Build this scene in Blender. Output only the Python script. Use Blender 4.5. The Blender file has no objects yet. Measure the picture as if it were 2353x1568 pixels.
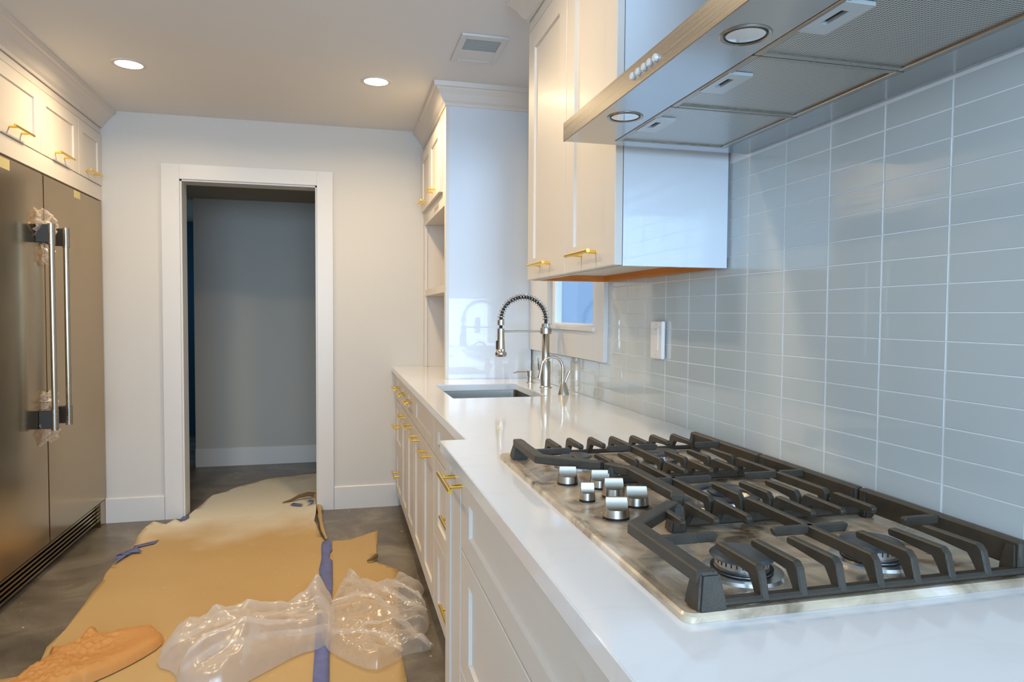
import bpy, bmesh, math, random
from mathutils import Vector, Matrix, noise
random.seed(7)
SC = bpy.context.scene
COL = SC.collection
PI = math.pi

# ---------------------------------------------------------------- camera, world, lights, exposure
F_PX, YAW, PITCH, ROLL, CAM_H = 1590.262, -0.2457, -0.0376, 0.006, 1.2527
cy_, sy_ = math.cos(YAW), math.sin(YAW)
fw = Vector((-sy_, cy_, 0)); rt = Vector((cy_, sy_, 0)); up = Vector((0, 0, 1))
FWD = math.cos(PITCH)*fw + math.sin(PITCH)*up
UPV = -math.sin(PITCH)*fw + math.cos(PITCH)*up
RGT = math.cos(ROLL)*rt + math.sin(ROLL)*UPV
UPV = -math.sin(ROLL)*rt + math.cos(ROLL)*UPV
cam_d = bpy.data.cameras.new('camera'); cam = bpy.data.objects.new('camera', cam_d); COL.objects.link(cam)
cam_d.sensor_width = 36.0; cam_d.lens = F_PX/2353*36.0; cam_d.clip_start = 0.02
M = Matrix((RGT, UPV, -FWD)).transposed().to_4x4(); M.translation = Vector((0, 0, CAM_H))
cam.matrix_world = M
SC.camera = cam

w = bpy.data.worlds.new('world'); SC.world = w; w.use_nodes = True
bg = w.node_tree.nodes['Background']; bg.inputs[0].default_value = (0.30, 0.52, 0.88, 1); bg.inputs[1].default_value = 0.80

def area(name, loc, rot, sx, sy, energy, color, spread=PI, shape='RECTANGLE'):
    l = bpy.data.lights.new(name, 'AREA'); l.shape = shape; l.size = sx
    if shape in ('RECTANGLE', 'ELLIPSE'): l.size_y = sy
    l.energy = energy; l.color = color; l.spread = spread
    o = bpy.data.objects.new(name, l); COL.objects.link(o); o.location = loc; o.rotation_euler = rot
    return o
# daylight through the big window behind the camera
area('daylight_rear_window', (-0.2, -2.93, 1.55), (PI/2, 0, 0), 2.6, 1.5, 160, (0.52, 0.74, 1.0))
hutch_aim = Vector((.80, 3.585, 1.35))-Vector((2.0, 1.75, 2.2))
area('hutch_fill_outside_window', (2.0, 1.75, 2.2), hutch_aim.to_track_quat('-Z', 'Y').to_euler(), 0.7, 0.7, 28, (0.50, 0.74, 1.0))  # added lamp, out of view past the sink window, brightening the hutch side
WARM = (1.0, 0.76, 0.45)
LAMPS = [(-0.962, 3.68), (0.189, 3.622), (-0.962, 2.0), (0.15, 1.95)]
LAMP_W = [8.0, 10.5, 9.0, 6.5]
for (x, y), lw_ in zip(LAMPS, LAMP_W):
    area('downlight', (x, y, 2.4255), (0, 0, 0), 0.115, 0.115, lw_, WARM, 2.9, 'DISK')
area('hall_light', (0.9, 5.3, 2.2), (0, 0, 0), 0.2, 0.2, 0.8, (1.0, 0.85, 0.55))
area('hall_blue_light', (-1.9, 7.2, 1.5), (0, -PI/2, 0), 0.8, 1.2, 1.0, (0.35, 0.7, 1.0))  # blue area light past the hall
vs = SC.view_settings
vs.view_transform = 'Standard'; vs.look = 'None'; vs.gamma = 1.0; vs.use_curve_mapping = False; vs.exposure = 0.24

# ---------------------------------------------------------------- materials
def srgb(r, g, b):
    f = lambda c: (c/255/12.92) if c/255 <= .04045 else ((c/255+.055)/1.055)**2.4
    return (f(r), f(g), f(b), 1)
def mat(name, col, rough=.5, metal=0.0, coat=0.0, coat_rough=.05, spec=.5, noise_s=0, noise_amt=0.0, col2=None, bump=0.0, bump_s=50, rough2=None, stretch=None, trans=0.0, ior=1.45):
    m = bpy.data.materials.new(name); m.use_nodes = True
    nt = m.node_tree; b = nt.nodes['Principled BSDF']
    b.inputs['Base Color'].default_value = col; b.inputs['Roughness'].default_value = rough
    b.inputs['Metallic'].default_value = metal; b.inputs['Coat Weight'].default_value = coat
    b.inputs['Coat Roughness'].default_value = coat_rough; b.inputs['Specular IOR Level'].default_value = spec
    b.inputs['Transmission Weight'].default_value = trans; b.inputs['IOR'].default_value = ior
    tc = nt.nodes.new('ShaderNodeTexCoord'); mp = nt.nodes.new('ShaderNodeMapping')
    nt.links.new(tc.outputs['Object'], mp.inputs[0])
    if stretch: mp.inputs['Scale'].default_value = stretch
    if noise_s:
        n = nt.nodes.new('ShaderNodeTexNoise'); n.inputs['Scale'].default_value = noise_s; n.inputs['Detail'].default_value = 6
        nt.links.new(mp.outputs[0], n.inputs['Vector'])
        r = nt.nodes.new('ShaderNodeMapRange'); r.inputs[1].default_value = .35; r.inputs[2].default_value = .65
        nt.links.new(n.outputs['Fac'], r.inputs[0])
        if col2 is not None:
            mx = nt.nodes.new('ShaderNodeMix'); mx.data_type = 'RGBA'
            mu = nt.nodes.new('ShaderNodeMath'); mu.operation = 'MULTIPLY'; mu.inputs[1].default_value = noise_amt
            nt.links.new(r.outputs[0], mu.inputs[0]); nt.links.new(mu.outputs[0], mx.inputs[0])
            mx.inputs[6].default_value = col; mx.inputs[7].default_value = col2
            nt.links.new(mx.outputs[2], b.inputs['Base Color'])
        if rough2 is not None:
            r2 = nt.nodes.new('ShaderNodeMapRange'); r2.inputs[3].default_value = rough; r2.inputs[4].default_value = rough2
            nt.links.new(r.outputs[0], r2.inputs[0]); nt.links.new(r2.outputs[0], b.inputs['Roughness'])
    if bump:
        n2 = nt.nodes.new('ShaderNodeTexNoise'); n2.inputs['Scale'].default_value = bump_s; n2.inputs['Detail'].default_value = 4
        nt.links.new(mp.outputs[0], n2.inputs['Vector'])
        bp = nt.nodes.new('ShaderNodeBump'); bp.inputs['Strength'].default_value = bump; bp.inputs['Distance'].default_value = .01
        nt.links.new(n2.outputs['Fac'], bp.inputs['Height']); nt.links.new(bp.outputs[0], b.inputs['Normal'])
    return m
MT = {}
MT['hallwall'] = mat('hall_shade_grey', (.50, .49, .44, 1), .7)  # darker than the kitchen walls: the hall's shade is put into this grey
MT['hallceil'] = mat('hall_ceiling_shade', (.34, .30, .22, 1), .8)  # dark olive base colour carries the dimness of the unlit ceiling
MT['wall'] = mat('wall_paint', (.62, .595, .55, 1), .7, bump=.05, bump_s=200)
MT['ceil'] = mat('ceiling_paint', (.74, .74, .73, 1), .8, bump=.05, bump_s=150)
MT['trim'] = mat('trim_paint', (.66, .645, .62, 1), .35)
MT['cab'] = mat('cabinet_lacquer', (.70, .645, .585, 1), .45, coat=.06, coat_rough=.2, spec=.4)
MT['cabside'] = mat('blue_lit_gloss_lacquer', (.70, .74, .79, 1), .2, coat=1.0, coat_rough=.02)  # white gloss lacquer with the blue daylight on these panels tinted in
MT['tile'] = mat('glass_tile', (.52, .565, .565, 1), .14, coat=.8, coat_rough=.03, noise_s=3, noise_amt=.25, col2=(.56, .60, .59, 1))
MT['grout'] = mat('grout', (.80, .82, .84, 1), .6)
MT['brass'] = mat('brushed_brass', (.92, .62, .12, 1), .26, 1.0)
MT['steel'] = mat('brushed_steel', (.43, .40, .36, 1), .26, 1.0, noise_s=6, rough2=.32, stretch=(8, .6, 90))
MT['hood_under'] = mat('hood_underside_steel', (.50, .51, .52, 1), .16, 1.0, noise_s=3, rough2=.22)
MT['sink'] = mat('sink_steel', (.20, .19, .165, 1), .38, .9)
MT['nickel'] = mat('brushed_nickel', (.56, .52, .45, 1), .22, 1.0)
MT['button'] = mat('satin_button', (.78, .80, .82, 1), .3, .25)
MT['latch'] = mat('latch_paint', (.58, .62, .64, 1), .3, .3)
MT['knob'] = mat('knob_steel', (.45, .41, .35, 1), .30, 1.0)
MT['fridge'] = mat('fridge_steel', (.43, .31, .17, 1), .15, 1.0, noise_s=2, rough2=.26)
MT['dark'] = mat('dark_metal', (.035, .033, .03, 1), .45)
MT['black'] = mat('black_rubber', (.012, .012, .012, 1), .5)
MT['iron'] = mat('cast_iron', (.034, .028, .020, 1), .45, coat=.1, coat_rough=.35, noise_s=40, noise_amt=.5, col2=(.058, .048, .034, 1), bump=.15, bump_s=500)
MT['cap'] = mat('burner_cap', (.075, .08, .085, 1), .38, bump=.1, bump_s=900)
MT['burner'] = mat('burner_alloy', (.70, .69, .67, 1), .28, 1.0)
MT['wood'] = mat('raw_plywood', srgb(205, 125, 45), .55, noise_s=20, noise_amt=.5, col2=srgb(165, 95, 35), stretch=(1, .1, 3))
MT['plate'] = mat('white_plastic', (.82, .78, .75, 1), .35)
MT['vent_grey'] = mat('vent_grey', (.36, .42, .44, 1), .5)
MT['tape'] = mat('blue_masking_tape', srgb(108, 114, 158), .7, noise_s=30, noise_amt=.6, col2=srgb(92, 98, 150))
MT['mtape'] = mat('cream_masking_tape', srgb(205, 190, 140), .7)
MT['under'] = mat('cabinet_bottom', (.62, .57, .50, 1), .45)
MT['sash'] = mat('window_vinyl', (.80, .80, .80, 1), .35)
def pane_mat():
    m = bpy.data.materials.new('window_glass'); m.use_nodes = True; nt = m.node_tree; nt.nodes.clear()
    o = nt.nodes.new('ShaderNodeOutputMaterial'); t = nt.nodes.new('ShaderNodeBsdfTransparent'); t.inputs[0].default_value = (.93, .96, .98, 1)
    g = nt.nodes.new('ShaderNodeBsdfGlossy'); g.inputs[1].default_value = .02; mx = nt.nodes.new('ShaderNodeMixShader'); mx.inputs[0].default_value = .06
    nt.links.new(t.outputs[0], mx.inputs[1]); nt.links.new(g.outputs[0], mx.inputs[2]); nt.links.new(mx.outputs[0], o.inputs[0]); return m
MT['glass'] = pane_mat()
MT['teal'] = mat('far_wall_blue', srgb(40, 84, 108), .6)  # even dark blue for the wall beyond the hall
MT['lens'] = mat('lamp_glass', (.85, .85, .88, 1), .08, metal=.6, coat=1)

def quartz():
    m = mat('white_quartz', (.81, .81, .82, 1), .10, coat=.3)
    nt = m.node_tree; b = nt.nodes['Principled BSDF']
    tc = nt.nodes.new('ShaderNodeTexCoord'); mp = nt.nodes.new('ShaderNodeMapping'); mp.inputs['Rotation'].default_value = (0, 0, .6); mp.inputs['Scale'].default_value = (1, 2.2, 1)
    nt.links.new(tc.outputs['Object'], mp.inputs[0])
    n = nt.nodes.new('ShaderNodeTexNoise'); n.inputs['Scale'].default_value = 2.0; n.inputs['Detail'].default_value = 8; n.inputs['Distortion'].default_value = .6
    nt.links.new(mp.outputs[0], n.inputs['Vector'])
    cr = nt.nodes.new('ShaderNodeValToRGB'); e = cr.color_ramp.elements
    e[0].position = .485; e[0].color = (.81, .81, .82, 1); e[1].position = .515; e[1].color = (.81, .81, .82, 1)
    x = cr.color_ramp.elements.new(.5); x.color = (.79, .785, .79, 1)
    nt.links.new(n.outputs['Fac'], cr.inputs[0]); nt.links.new(cr.outputs[0], b.inputs['Base Color'])
    return m
MT['quartz'] = quartz()

def cooktop_mat():
    m = mat('dusty_film_steel', (.5, .47, .42, 1), .22, .35)
    nt = m.node_tree; b = nt.nodes['Principled BSDF']
    tc = nt.nodes.new('ShaderNodeTexCoord')
    n = nt.nodes.new('ShaderNodeTexNoise'); n.inputs['Scale'].default_value = 9; n.inputs['Detail'].default_value = 7; n.inputs['Distortion'].default_value = 1.2
    nt.links.new(tc.outputs['Object'], n.inputs['Vector'])
    cr = nt.nodes.new('ShaderNodeValToRGB'); e = cr.color_ramp.elements
    e[0].position = .34; e[0].color = srgb(118, 100, 80); e[1].position = .68; e[1].color = srgb(232, 220, 206)
    x = cr.color_ramp.elements.new(.47); x.color = srgb(196, 178, 154); x = cr.color_ramp.elements.new(.56); x.color = srgb(212, 194, 168)
    nt.links.new(n.outputs['Fac'], cr.inputs[0]); nt.links.new(cr.outputs[0], b.inputs['Base Color'])
    r = nt.nodes.new('ShaderNodeMapRange'); r.inputs[1].default_value = .35; r.inputs[2].default_value = .7; r.inputs[3].default_value = .22; r.inputs[4].default_value = .42
    nt.links.new(n.outputs['Fac'], r.inputs[0]); nt.links.new(r.outputs[0], b.inputs['Roughness'])
    n2 = nt.nodes.new('ShaderNodeTexNoise'); n2.inputs['Scale'].default_value = 22; n2.inputs['Detail'].default_value = 3; n2.inputs['Distortion'].default_value = 2
    nt.links.new(tc.outputs['Object'], n2.inputs['Vector'])
    bp = nt.nodes.new('ShaderNodeBump'); bp.inputs['Strength'].default_value = .12; bp.inputs['Distance'].default_value = .01
    nt.links.new(n2.outputs['Fac'], bp.inputs['Height']); nt.links.new(bp.outputs[0], b.inputs['Normal'])
    return m
MT['cooktop'] = cooktop_mat()

def mesh_filter():
    m = mat('perforated_filter_mesh', (.4, .4, .4, 1), .35, .9)
    nt = m.node_tree; b = nt.nodes['Principled BSDF']
    tc = nt.nodes.new('ShaderNodeTexCoord'); sx = nt.nodes.new('ShaderNodeSeparateXYZ'); nt.links.new(tc.outputs['Object'], sx.inputs[0])
    def wave(out, sc):
        a = nt.nodes.new('ShaderNodeMath'); a.operation = 'MULTIPLY'; a.inputs[1].default_value = sc; nt.links.new(out, a.inputs[0])
        s = nt.nodes.new('ShaderNodeMath'); s.operation = 'SINE'; nt.links.new(a.outputs[0], s.inputs[0]); return s.outputs[0]
    a = wave(sx.outputs['X'], 2*PI/.0052); c = wave(sx.outputs['Y'], 2*PI/.0052)
    p = nt.nodes.new('ShaderNodeMath'); p.operation = 'ADD'; nt.links.new(a, p.inputs[0]); nt.links.new(c, p.inputs[1])
    r = nt.nodes.new('ShaderNodeMapRange'); r.inputs[1].default_value = -.2; r.inputs[2].default_value = .5; nt.links.new(p.outputs[0], r.inputs[0])
    mx = nt.nodes.new('ShaderNodeMix'); mx.data_type = 'RGBA'; mx.inputs[6].default_value = (.72, .71, .68, 1); mx.inputs[7].default_value = (.22, .20, .17, 1)
    nt.links.new(r.outputs[0], mx.inputs[0]); nt.links.new(mx.outputs[2], b.inputs['Base Color'])
    return m
MT['filter'] = mesh_filter()

def floor_mat():
    m = mat('grey_brown_floor', srgb(90, 80, 64), .34)
    nt = m.node_tree; b = nt.nodes['Principled BSDF']
    tc = nt.nodes.new('ShaderNodeTexCoord')
    n = nt.nodes.new('ShaderNodeTexNoise'); n.inputs['Scale'].default_value = 3.2; n.inputs['Detail'].default_value = 9; n.inputs['Roughness'].default_value = .65; n.inputs['Distortion'].default_value = .7
    nt.links.new(tc.outputs['Object'], n.inputs['Vector'])
    cr = nt.nodes.new('ShaderNodeValToRGB'); e = cr.color_ramp.elements
    e[0].position = .30; e[0].color = srgb(84, 76, 66); e[1].position = .72; e[1].color = srgb(146, 138, 122)
    x = cr.color_ramp.elements.new(.5); x.color = srgb(112, 103, 90)
    nt.links.new(n.outputs['Fac'], cr.inputs[0])
    n2 = nt.nodes.new('ShaderNodeTexNoise'); n2.inputs['Scale'].default_value = 38; n2.inputs['Detail'].default_value = 3
    nt.links.new(tc.outputs['Object'], n2.inputs['Vector'])
    r = nt.nodes.new('ShaderNodeMapRange'); r.inputs[1].default_value = .69; r.inputs[2].default_value = .74; nt.links.new(n2.outputs['Fac'], r.inputs[0])
    mx = nt.nodes.new('ShaderNodeMix'); mx.data_type = 'RGBA'; nt.links.new(cr.outputs[0], mx.inputs[6]); mx.inputs[7].default_value = srgb(205, 198, 180)
    nt.links.new(r.outputs[0], mx.inputs[0]); nt.links.new(mx.outputs[2], b.inputs['Base Color'])
    return m
MT['floor'] = floor_mat()

def paper_mat(name, c1, c2, dust=False):
    m = mat(name, c1, .62, bump=.15, bump_s=25)
    nt = m.node_tree; b = nt.nodes['Principled BSDF']
    tc = nt.nodes.new('ShaderNodeTexCoord')
    n = nt.nodes.new('ShaderNodeTexNoise'); n.inputs['Scale'].default_value = 2.5; n.inputs['Detail'].default_value = 6
    nt.links.new(tc.outputs['Object'], n.inputs['Vector'])
    mx = nt.nodes.new('ShaderNodeMix'); mx.data_type = 'RGBA'; mx.inputs[6].default_value = c1; mx.inputs[7].default_value = c2
    nt.links.new(n.outputs['Fac'], mx.inputs[0]); out = mx.outputs[2]
    n2 = nt.nodes.new('ShaderNodeTexNoise'); n2.inputs['Scale'].default_value = 45; n2.inputs['Detail'].default_value = 2
    nt.links.new(tc.outputs['Object'], n2.inputs['Vector'])
    r = nt.nodes.new('ShaderNodeMapRange'); r.inputs[1].default_value = .72; r.inputs[2].default_value = .77; nt.links.new(n2.outputs['Fac'], r.inputs[0])
    m3 = nt.nodes.new('ShaderNodeMix'); m3.data_type = 'RGBA'; nt.links.new(out, m3.inputs[6]); m3.inputs[7].default_value = srgb(235, 215, 175)
    mu = nt.nodes.new('ShaderNodeMath'); mu.operation = 'MULTIPLY'; mu.inputs[1].default_value = .5; nt.links.new(r.outputs[0], mu.inputs[0]); nt.links.new(mu.outputs[0], m3.inputs[0]); out = m3.outputs[2]
    if dust:   # plaster dust tracked in around the doorway
        sx = nt.nodes.new('ShaderNodeSeparateXYZ'); nt.links.new(tc.outputs['Object'], sx.inputs[0])
        a = nt.nodes.new('ShaderNodeMath'); a.operation = 'MULTIPLY_ADD'; a.inputs[1].default_value = .9; nt.links.new(n.outputs['Fac'], a.inputs[0]); nt.links.new(sx.outputs['Y'], a.inputs[2])
        d = nt.nodes.new('ShaderNodeMapRange'); d.inputs[1].default_value = 4.45; d.inputs[2].default_value = 4.95; nt.links.new(a.outputs[0], d.inputs[0])
        d2 = nt.nodes.new('ShaderNodeMapRange'); d2.inputs[1].default_value = 5.9; d2.inputs[2].default_value = 6.25; d2.inputs[3].default_value = 1; d2.inputs[4].default_value = 0; nt.links.new(a.outputs[0], d2.inputs[0])
        mm = nt.nodes.new('ShaderNodeMath'); mm.operation = 'MULTIPLY'; nt.links.new(d.outputs[0], mm.inputs[0]); nt.links.new(d2.outputs[0], mm.inputs[1])
        m4 = nt.nodes.new('ShaderNodeMix'); m4.data_type = 'RGBA'; nt.links.new(out, m4.inputs[6]); m4.inputs[7].default_value = srgb(232, 224, 205); nt.links.new(mm.outputs[0], m4.inputs[0]); out = m4.outputs[2]
    nt.links.new(out, b.inputs['Base Color'])
    return m
MT['paper'] = paper_mat('kraft_paper', srgb(196, 164, 112), srgb(186, 152, 100), True)
MT['paper2'] = paper_mat('kraft_paper_right', srgb(196, 164, 112), srgb(182, 150, 100))
MT['torn'] = mat('torn_paper_underside', srgb(112, 88, 58), .7)
MT['rag'] = paper_mat('orange_packing_paper', srgb(206, 150, 86), srgb(186, 126, 66))

def plastic_mat(nm='clear_plastic_sheet', lo=.16, hi=.95):
    m = bpy.data.materials.new(nm); m.use_nodes = True; nt = m.node_tree; nt.nodes.clear()
    o = nt.nodes.new('ShaderNodeOutputMaterial')
    tr = nt.nodes.new('ShaderNodeBsdfTransparent'); tr.inputs[0].default_value = (1, 1, 1, 1)
    df = nt.nodes.new('ShaderNodeBsdfDiffuse'); df.inputs[0].default_value = (.85, .80, .76, 1)
    tl = nt.nodes.new('ShaderNodeBsdfTranslucent'); tl.inputs[0].default_value = (.85, .80, .76, 1)
    gl = nt.nodes.new('ShaderNodeBsdfGlossy'); gl.inputs[0].default_value = (1, 1, 1, 1); gl.inputs[1].default_value = .24
    a = nt.nodes.new('ShaderNodeMixShader'); a.inputs[0].default_value = .5; nt.links.new(df.outputs[0], a.inputs[1]); nt.links.new(tl.outputs[0], a.inputs[2])
    lw = nt.nodes.new('ShaderNodeLayerWeight'); lw.inputs[0].default_value = .35
    mr = nt.nodes.new('ShaderNodeMapRange'); mr.inputs[3].default_value = lo; mr.inputs[4].default_value = hi; nt.links.new(lw.outputs['Facing'], mr.inputs[0])
    bb = nt.nodes.new('ShaderNodeMixShader'); nt.links.new(mr.outputs[0], bb.inputs[0]); nt.links.new(tr.outputs[0], bb.inputs[1]); nt.links.new(a.outputs[0], bb.inputs[2])
    c = nt.nodes.new('ShaderNodeMixShader'); c.inputs[0].default_value = .06; nt.links.new(bb.outputs[0], c.inputs[1]); nt.links.new(gl.outputs[0], c.inputs[2])
    nt.links.new(c.outputs[0], o.inputs[0])
    return m
MT['plastic'] = plastic_mat(); MT['plastic3'] = plastic_mat('cloudy_plastic', .42, 1.0); MT['plastic2'] = plastic_mat('folded_plastic', .42, .95)
def emit(name, col, s):
    m = bpy.data.materials.new(name); m.use_nodes = True; b = m.node_tree.nodes['Principled BSDF']
    b.inputs['Emission Color'].default_value = col; b.inputs['Emission Strength'].default_value = s; b.inputs['Base Color'].default_value = col
    return m
MT['lamp'] = emit('lit_lamp', (1, .86, .66, 1), 8)

# ---------------------------------------------------------------- mesh helpers
class MB:
    def __init__(s): s.bm = bmesh.new()
    def _add(s, vs, fs):
        v = [s.bm.verts.new(p) for p in vs]; out = []
        for f in fs:
            try: out.append(s.bm.faces.new([v[i] for i in f]))
            except ValueError: pass
        return v, out
    def box(s, x0, x1, y0, y1, z0, z1, bev=0.0, seg=1):
        if x0 > x1: x0, x1 = x1, x0
        if y0 > y1: y0, y1 = y1, y0
        v, f = s._add([(x0,y0,z0),(x1,y0,z0),(x1,y1,z0),(x0,y1,z0),(x0,y0,z1),(x1,y0,z1),(x1,y1,z1),(x0,y1,z1)],
                      [(0,3,2,1),(4,5,6,7),(0,1,5,4),(1,2,6,5),(2,3,7,6),(3,0,4,7)])
        if bev > 0:
            es = set(e for q in f for e in q.edges)
            bmesh.ops.bevel(s.bm, geom=list(es), offset=bev, segments=seg, affect='EDGES', clamp_overlap=True)
        return s
    def prism(s, pts, axis, a, b, bev=0.0):
        """polygon pts (2D) extruded along axis between a and b. axis X: pts=(y,z); Y: pts=(x,z); Z: pts=(x,y)"""
        def P(p, t):
            return {'X': (t, p[0], p[1]), 'Y': (p[0], t, p[1]), 'Z': (p[0], p[1], t)}[axis]
        n = len(pts)
        v, f = s._add([P(p, a) for p in pts]+[P(p, b) for p in pts],
                      [tuple(range(n))[::-1], tuple(range(n, 2*n))]+[(i, (i+1) % n, n+(i+1) % n, n+i) for i in range(n)])
        if bev > 0:
            es = set(e for q in f for e in q.edges)
            bmesh.ops.bevel(s.bm, geom=list(es), offset=bev, segments=1, affect='EDGES', clamp_overlap=True)
        return s
    def tube(s, pts, r, n=12, cap=True):
        pts = [Vector(p) for p in pts]; rings = []
        rs = r if isinstance(r, (list, tuple)) else [r]*len(pts)
        t0 = (pts[1]-pts[0]).normalized(); ref = Vector((0, 0, 1)) if abs(t0.z) < .9 else Vector((0, 1, 0))
        nrm = t0.cross(ref).normalized()
        for i, p in enumerate(pts):
            if i == 0: t = pts[1]-pts[0]
            elif i == len(pts)-1: t = pts[-1]-pts[-2]
            else: t = (pts[i+1]-pts[i]).normalized()+(pts[i]-pts[i-1]).normalized()
            t.normalize(); nrm = (nrm-t*nrm.dot(t)).normalized(); bn = t.cross(nrm)
            rings.append([s.bm.verts.new(p+rs[i]*(math.cos(2*PI*k/n)*nrm+math.sin(2*PI*k/n)*bn)) for k in range(n)])
        for a, b in zip(rings, rings[1:]):
            for k in range(n): s.bm.faces.new((a[k], a[(k+1) % n], b[(k+1) % n], b[k]))
        if cap:
            s.bm.faces.new(rings[0][::-1]); s.bm.faces.new(rings[-1])
        return s
    def lathe(s, c, prof, n=28, cap=True):
        """prof: list (r,z) around vertical axis at c"""
        c = Vector(c); rings = []
        for r, z in prof:
            if r < 1e-6: rings.append([s.bm.verts.new(c+Vector((0, 0, z)))])
            else: rings.append([s.bm.verts.new(c+Vector((r*math.cos(2*PI*k/n), r*math.sin(2*PI*k/n), z))) for k in range(n)])
        for a, b in zip(rings, rings[1:]):
            for k in range(n):
                k2 = (k+1) % n
                if len(a) == 1 and len(b) == 1: continue
                if len(a) == 1: s.bm.faces.new((a[0], b[k], b[k2]))
                elif len(b) == 1: s.bm.faces.new((a[k], a[k2], b[0]))
                else: s.bm.faces.new((a[k], a[k2], b[k2], b[k]))
        if cap and len(rings[0]) > 1: s.bm.faces.new(rings[0][::-1])
        if cap and len(rings[-1]) > 1: s.bm.faces.new(rings[-1])
        return s
    def polyline(s, pts, wdt, z0, z1, bev=0.002):
        """flat bar following 2D pts with mitred corners"""
        P = [Vector(p) for p in pts]; L = []; R = []
        for i, p in enumerate(P):
            if i == 0: d = (P[1]-P[0]).normalized(); nn = Vector((-d.y, d.x)); k = 1
            elif i == len(P)-1: d = (P[-1]-P[-2]).normalized(); nn = Vector((-d.y, d.x)); k = 1
            else:
                d1 = (P[i]-P[i-1]).normalized(); d2 = (P[i+1]-P[i]).normalized()
                n1 = Vector((-d1.y, d1.x)); n2 = Vector((-d2.y, d2.x)); nn = (n1+n2).normalized(); k = 1/max(.4, nn.dot(n1))
            L.append(p+nn*wdt/2*k); R.append(p-nn*wdt/2*k)
        n = len(P)
        vs = [(q.x, q.y, z0) for q in L]+[(q.x, q.y, z0) for q in R]+[(q.x, q.y, z1) for q in L]+[(q.x, q.y, z1) for q in R]
        fs = []
        for i in range(n-1):
            fs += [(i, i+1, n+i+1, n+i), (2*n+i, 3*n+i, 3*n+i+1, 2*n+i+1), (i, 2*n+i, 2*n+i+1, i+1), (n+i, n+i+1, 3*n+i+1, 3*n+i)]
        fs += [(0, n, 3*n, 2*n), (n-1, 3*n-1, 4*n-1, 2*n-1)]
        v, f = s._add(vs, fs)
        bmesh.ops.recalc_face_normals(s.bm, faces=f)
        if bev > 0:
            es = [e for e in set(e for q in f for e in q.edges) if len(e.link_faces) == 2 and e.calc_face_angle(0) > .5]
            bmesh.ops.bevel(s.bm, geom=es, offset=bev, segments=1, affect='EDGES', clamp_overlap=True)
        return s
    def obj(s, name, m, parent=None, smooth=False, origin=None, auto=True):
        bmesh.ops.recalc_face_normals(s.bm, faces=s.bm.faces)
        me = bpy.data.meshes.new(name)
        off = Vector((0, 0, 0))
        if parent is not None:
            off = world_loc(parent)
        if origin is not None:
            off = Vector(origin)
        bmesh.ops.translate(s.bm, verts=s.bm.verts, vec=-off)
        s.bm.to_mesh(me); s.bm.free()
        me.materials.append(MT[m] if isinstance(m, str) else m)
        if smooth:
            for p in me.polygons: p.use_smooth = True
            if auto: me.set_sharp_from_angle(angle=math.radians(38))
        o = bpy.data.objects.new(name, me); COL.objects.link(o)
        if parent is not None:
            o.parent = parent
            o.location = off - world_loc(parent)
        else: o.location = off
        return o
def world_loc(o):
    l = o.location.copy()
    while o.parent is not None: o = o.parent; l = l+o.location
    return l
def thing(name, label, cat, loc, group=None):
    o = bpy.data.objects.new(name, None); COL.objects.link(o); o.location = loc; o.empty_display_size = .05
    o['label'] = label; o['category'] = cat
    if group: o['group'] = group
    return o
def tag(o, label, cat, group=None, kind=None):
    o['label'] = label; o['category'] = cat
    if group: o['group'] = group
    if kind: o['kind'] = kind
    return o
def struct(o, label, cat):
    o['kind'] = 'structure'; o['label'] = label; o['category'] = cat
    return o
def clone(o, parent, dloc):
    c = o.copy(); COL.objects.link(c); c.parent = parent; c.location = o.location+Vector(dloc)
    for ch in list(o.children): 
        d = ch.copy(); COL.objects.link(d); d.parent = c
    return c

XW, YB, ZC = 1.013, 4.546, 2.434
# ================================================================ SETTING
struct(MB().box(-2.9, 1.4, -3.1, 7.7, -.06, 0).obj('floor', 'floor'), 'mottled grey-brown floor with specks of debris', 'floor')
struct(MB().box(-2.15, 1.2, -3.1, 4.69, ZC, ZC+.08).obj('ceiling', 'ceil'), 'plain white kitchen ceiling', 'ceiling')
struct(MB().box(-2.12, -2.0, -3.1, 4.69, 0, ZC).obj('wall_left', 'wall'), 'white painted wall behind the refrigerator', 'wall')
# right wall with the sink window hole
WY0, WY1, WZ0, WZ1 = 2.62, 3.26, 1.20, 2.15
b = MB()
for y0, y1, z0, z1 in [(-3.1, WY0, 0, ZC), (WY1, 4.69, 0, ZC), (WY0, WY1, 0, WZ0), (WY0, WY1, WZ1, ZC)]:
    b.box(XW, XW+.05, y0, y1, z0, z1)
wall_r = struct(b.obj('wall_right', 'grout'), 'right wall covered with pale glass tiles', 'wall')
# tiles
TL, TH, TY, TZ = .1504, .0496, .9698, .914
def tile_mesh(wy, hz):
    b = MB(); b.box(0, .006, -wy/2, wy/2, -hz/2, hz/2)
    es = [e for e in b.bm.edges if all(v.co.x < .001 for v in e.verts)]
    bmesh.ops.bevel(b.bm, geom=es, offset=.0009, segments=1, affect='EDGES')
    bmesh.ops.recalc_face_normals(b.bm, faces=b.bm.faces)
    me = bpy.data.meshes.new('tile'); b.bm.to_mesh(me); b.bm.free(); me.materials.append(MT['tile']); return me
tile_cache = {}
def put_tile(y0, y1, z0, z1):
    wy = round(y1-y0-.0034, 4); hz = round(z1-z0-.0019, 4)
    if wy < .01 or hz < .008: return
    me = tile_cache.setdefault((wy, hz), None) or tile_mesh(wy, hz); tile_cache[(wy, hz)] = me
    o = bpy.data.objects.new('tile', me); COL.objects.link(o); o.parent = wall_r
    o.location = (XW-.0012+random.uniform(-.0002, .0002), (y0+y1)/2, (z0+z1)/2)
    o.rotation_euler = (0, random.uniform(-.0025, .0025), random.uniform(-.0012, .0012))
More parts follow.
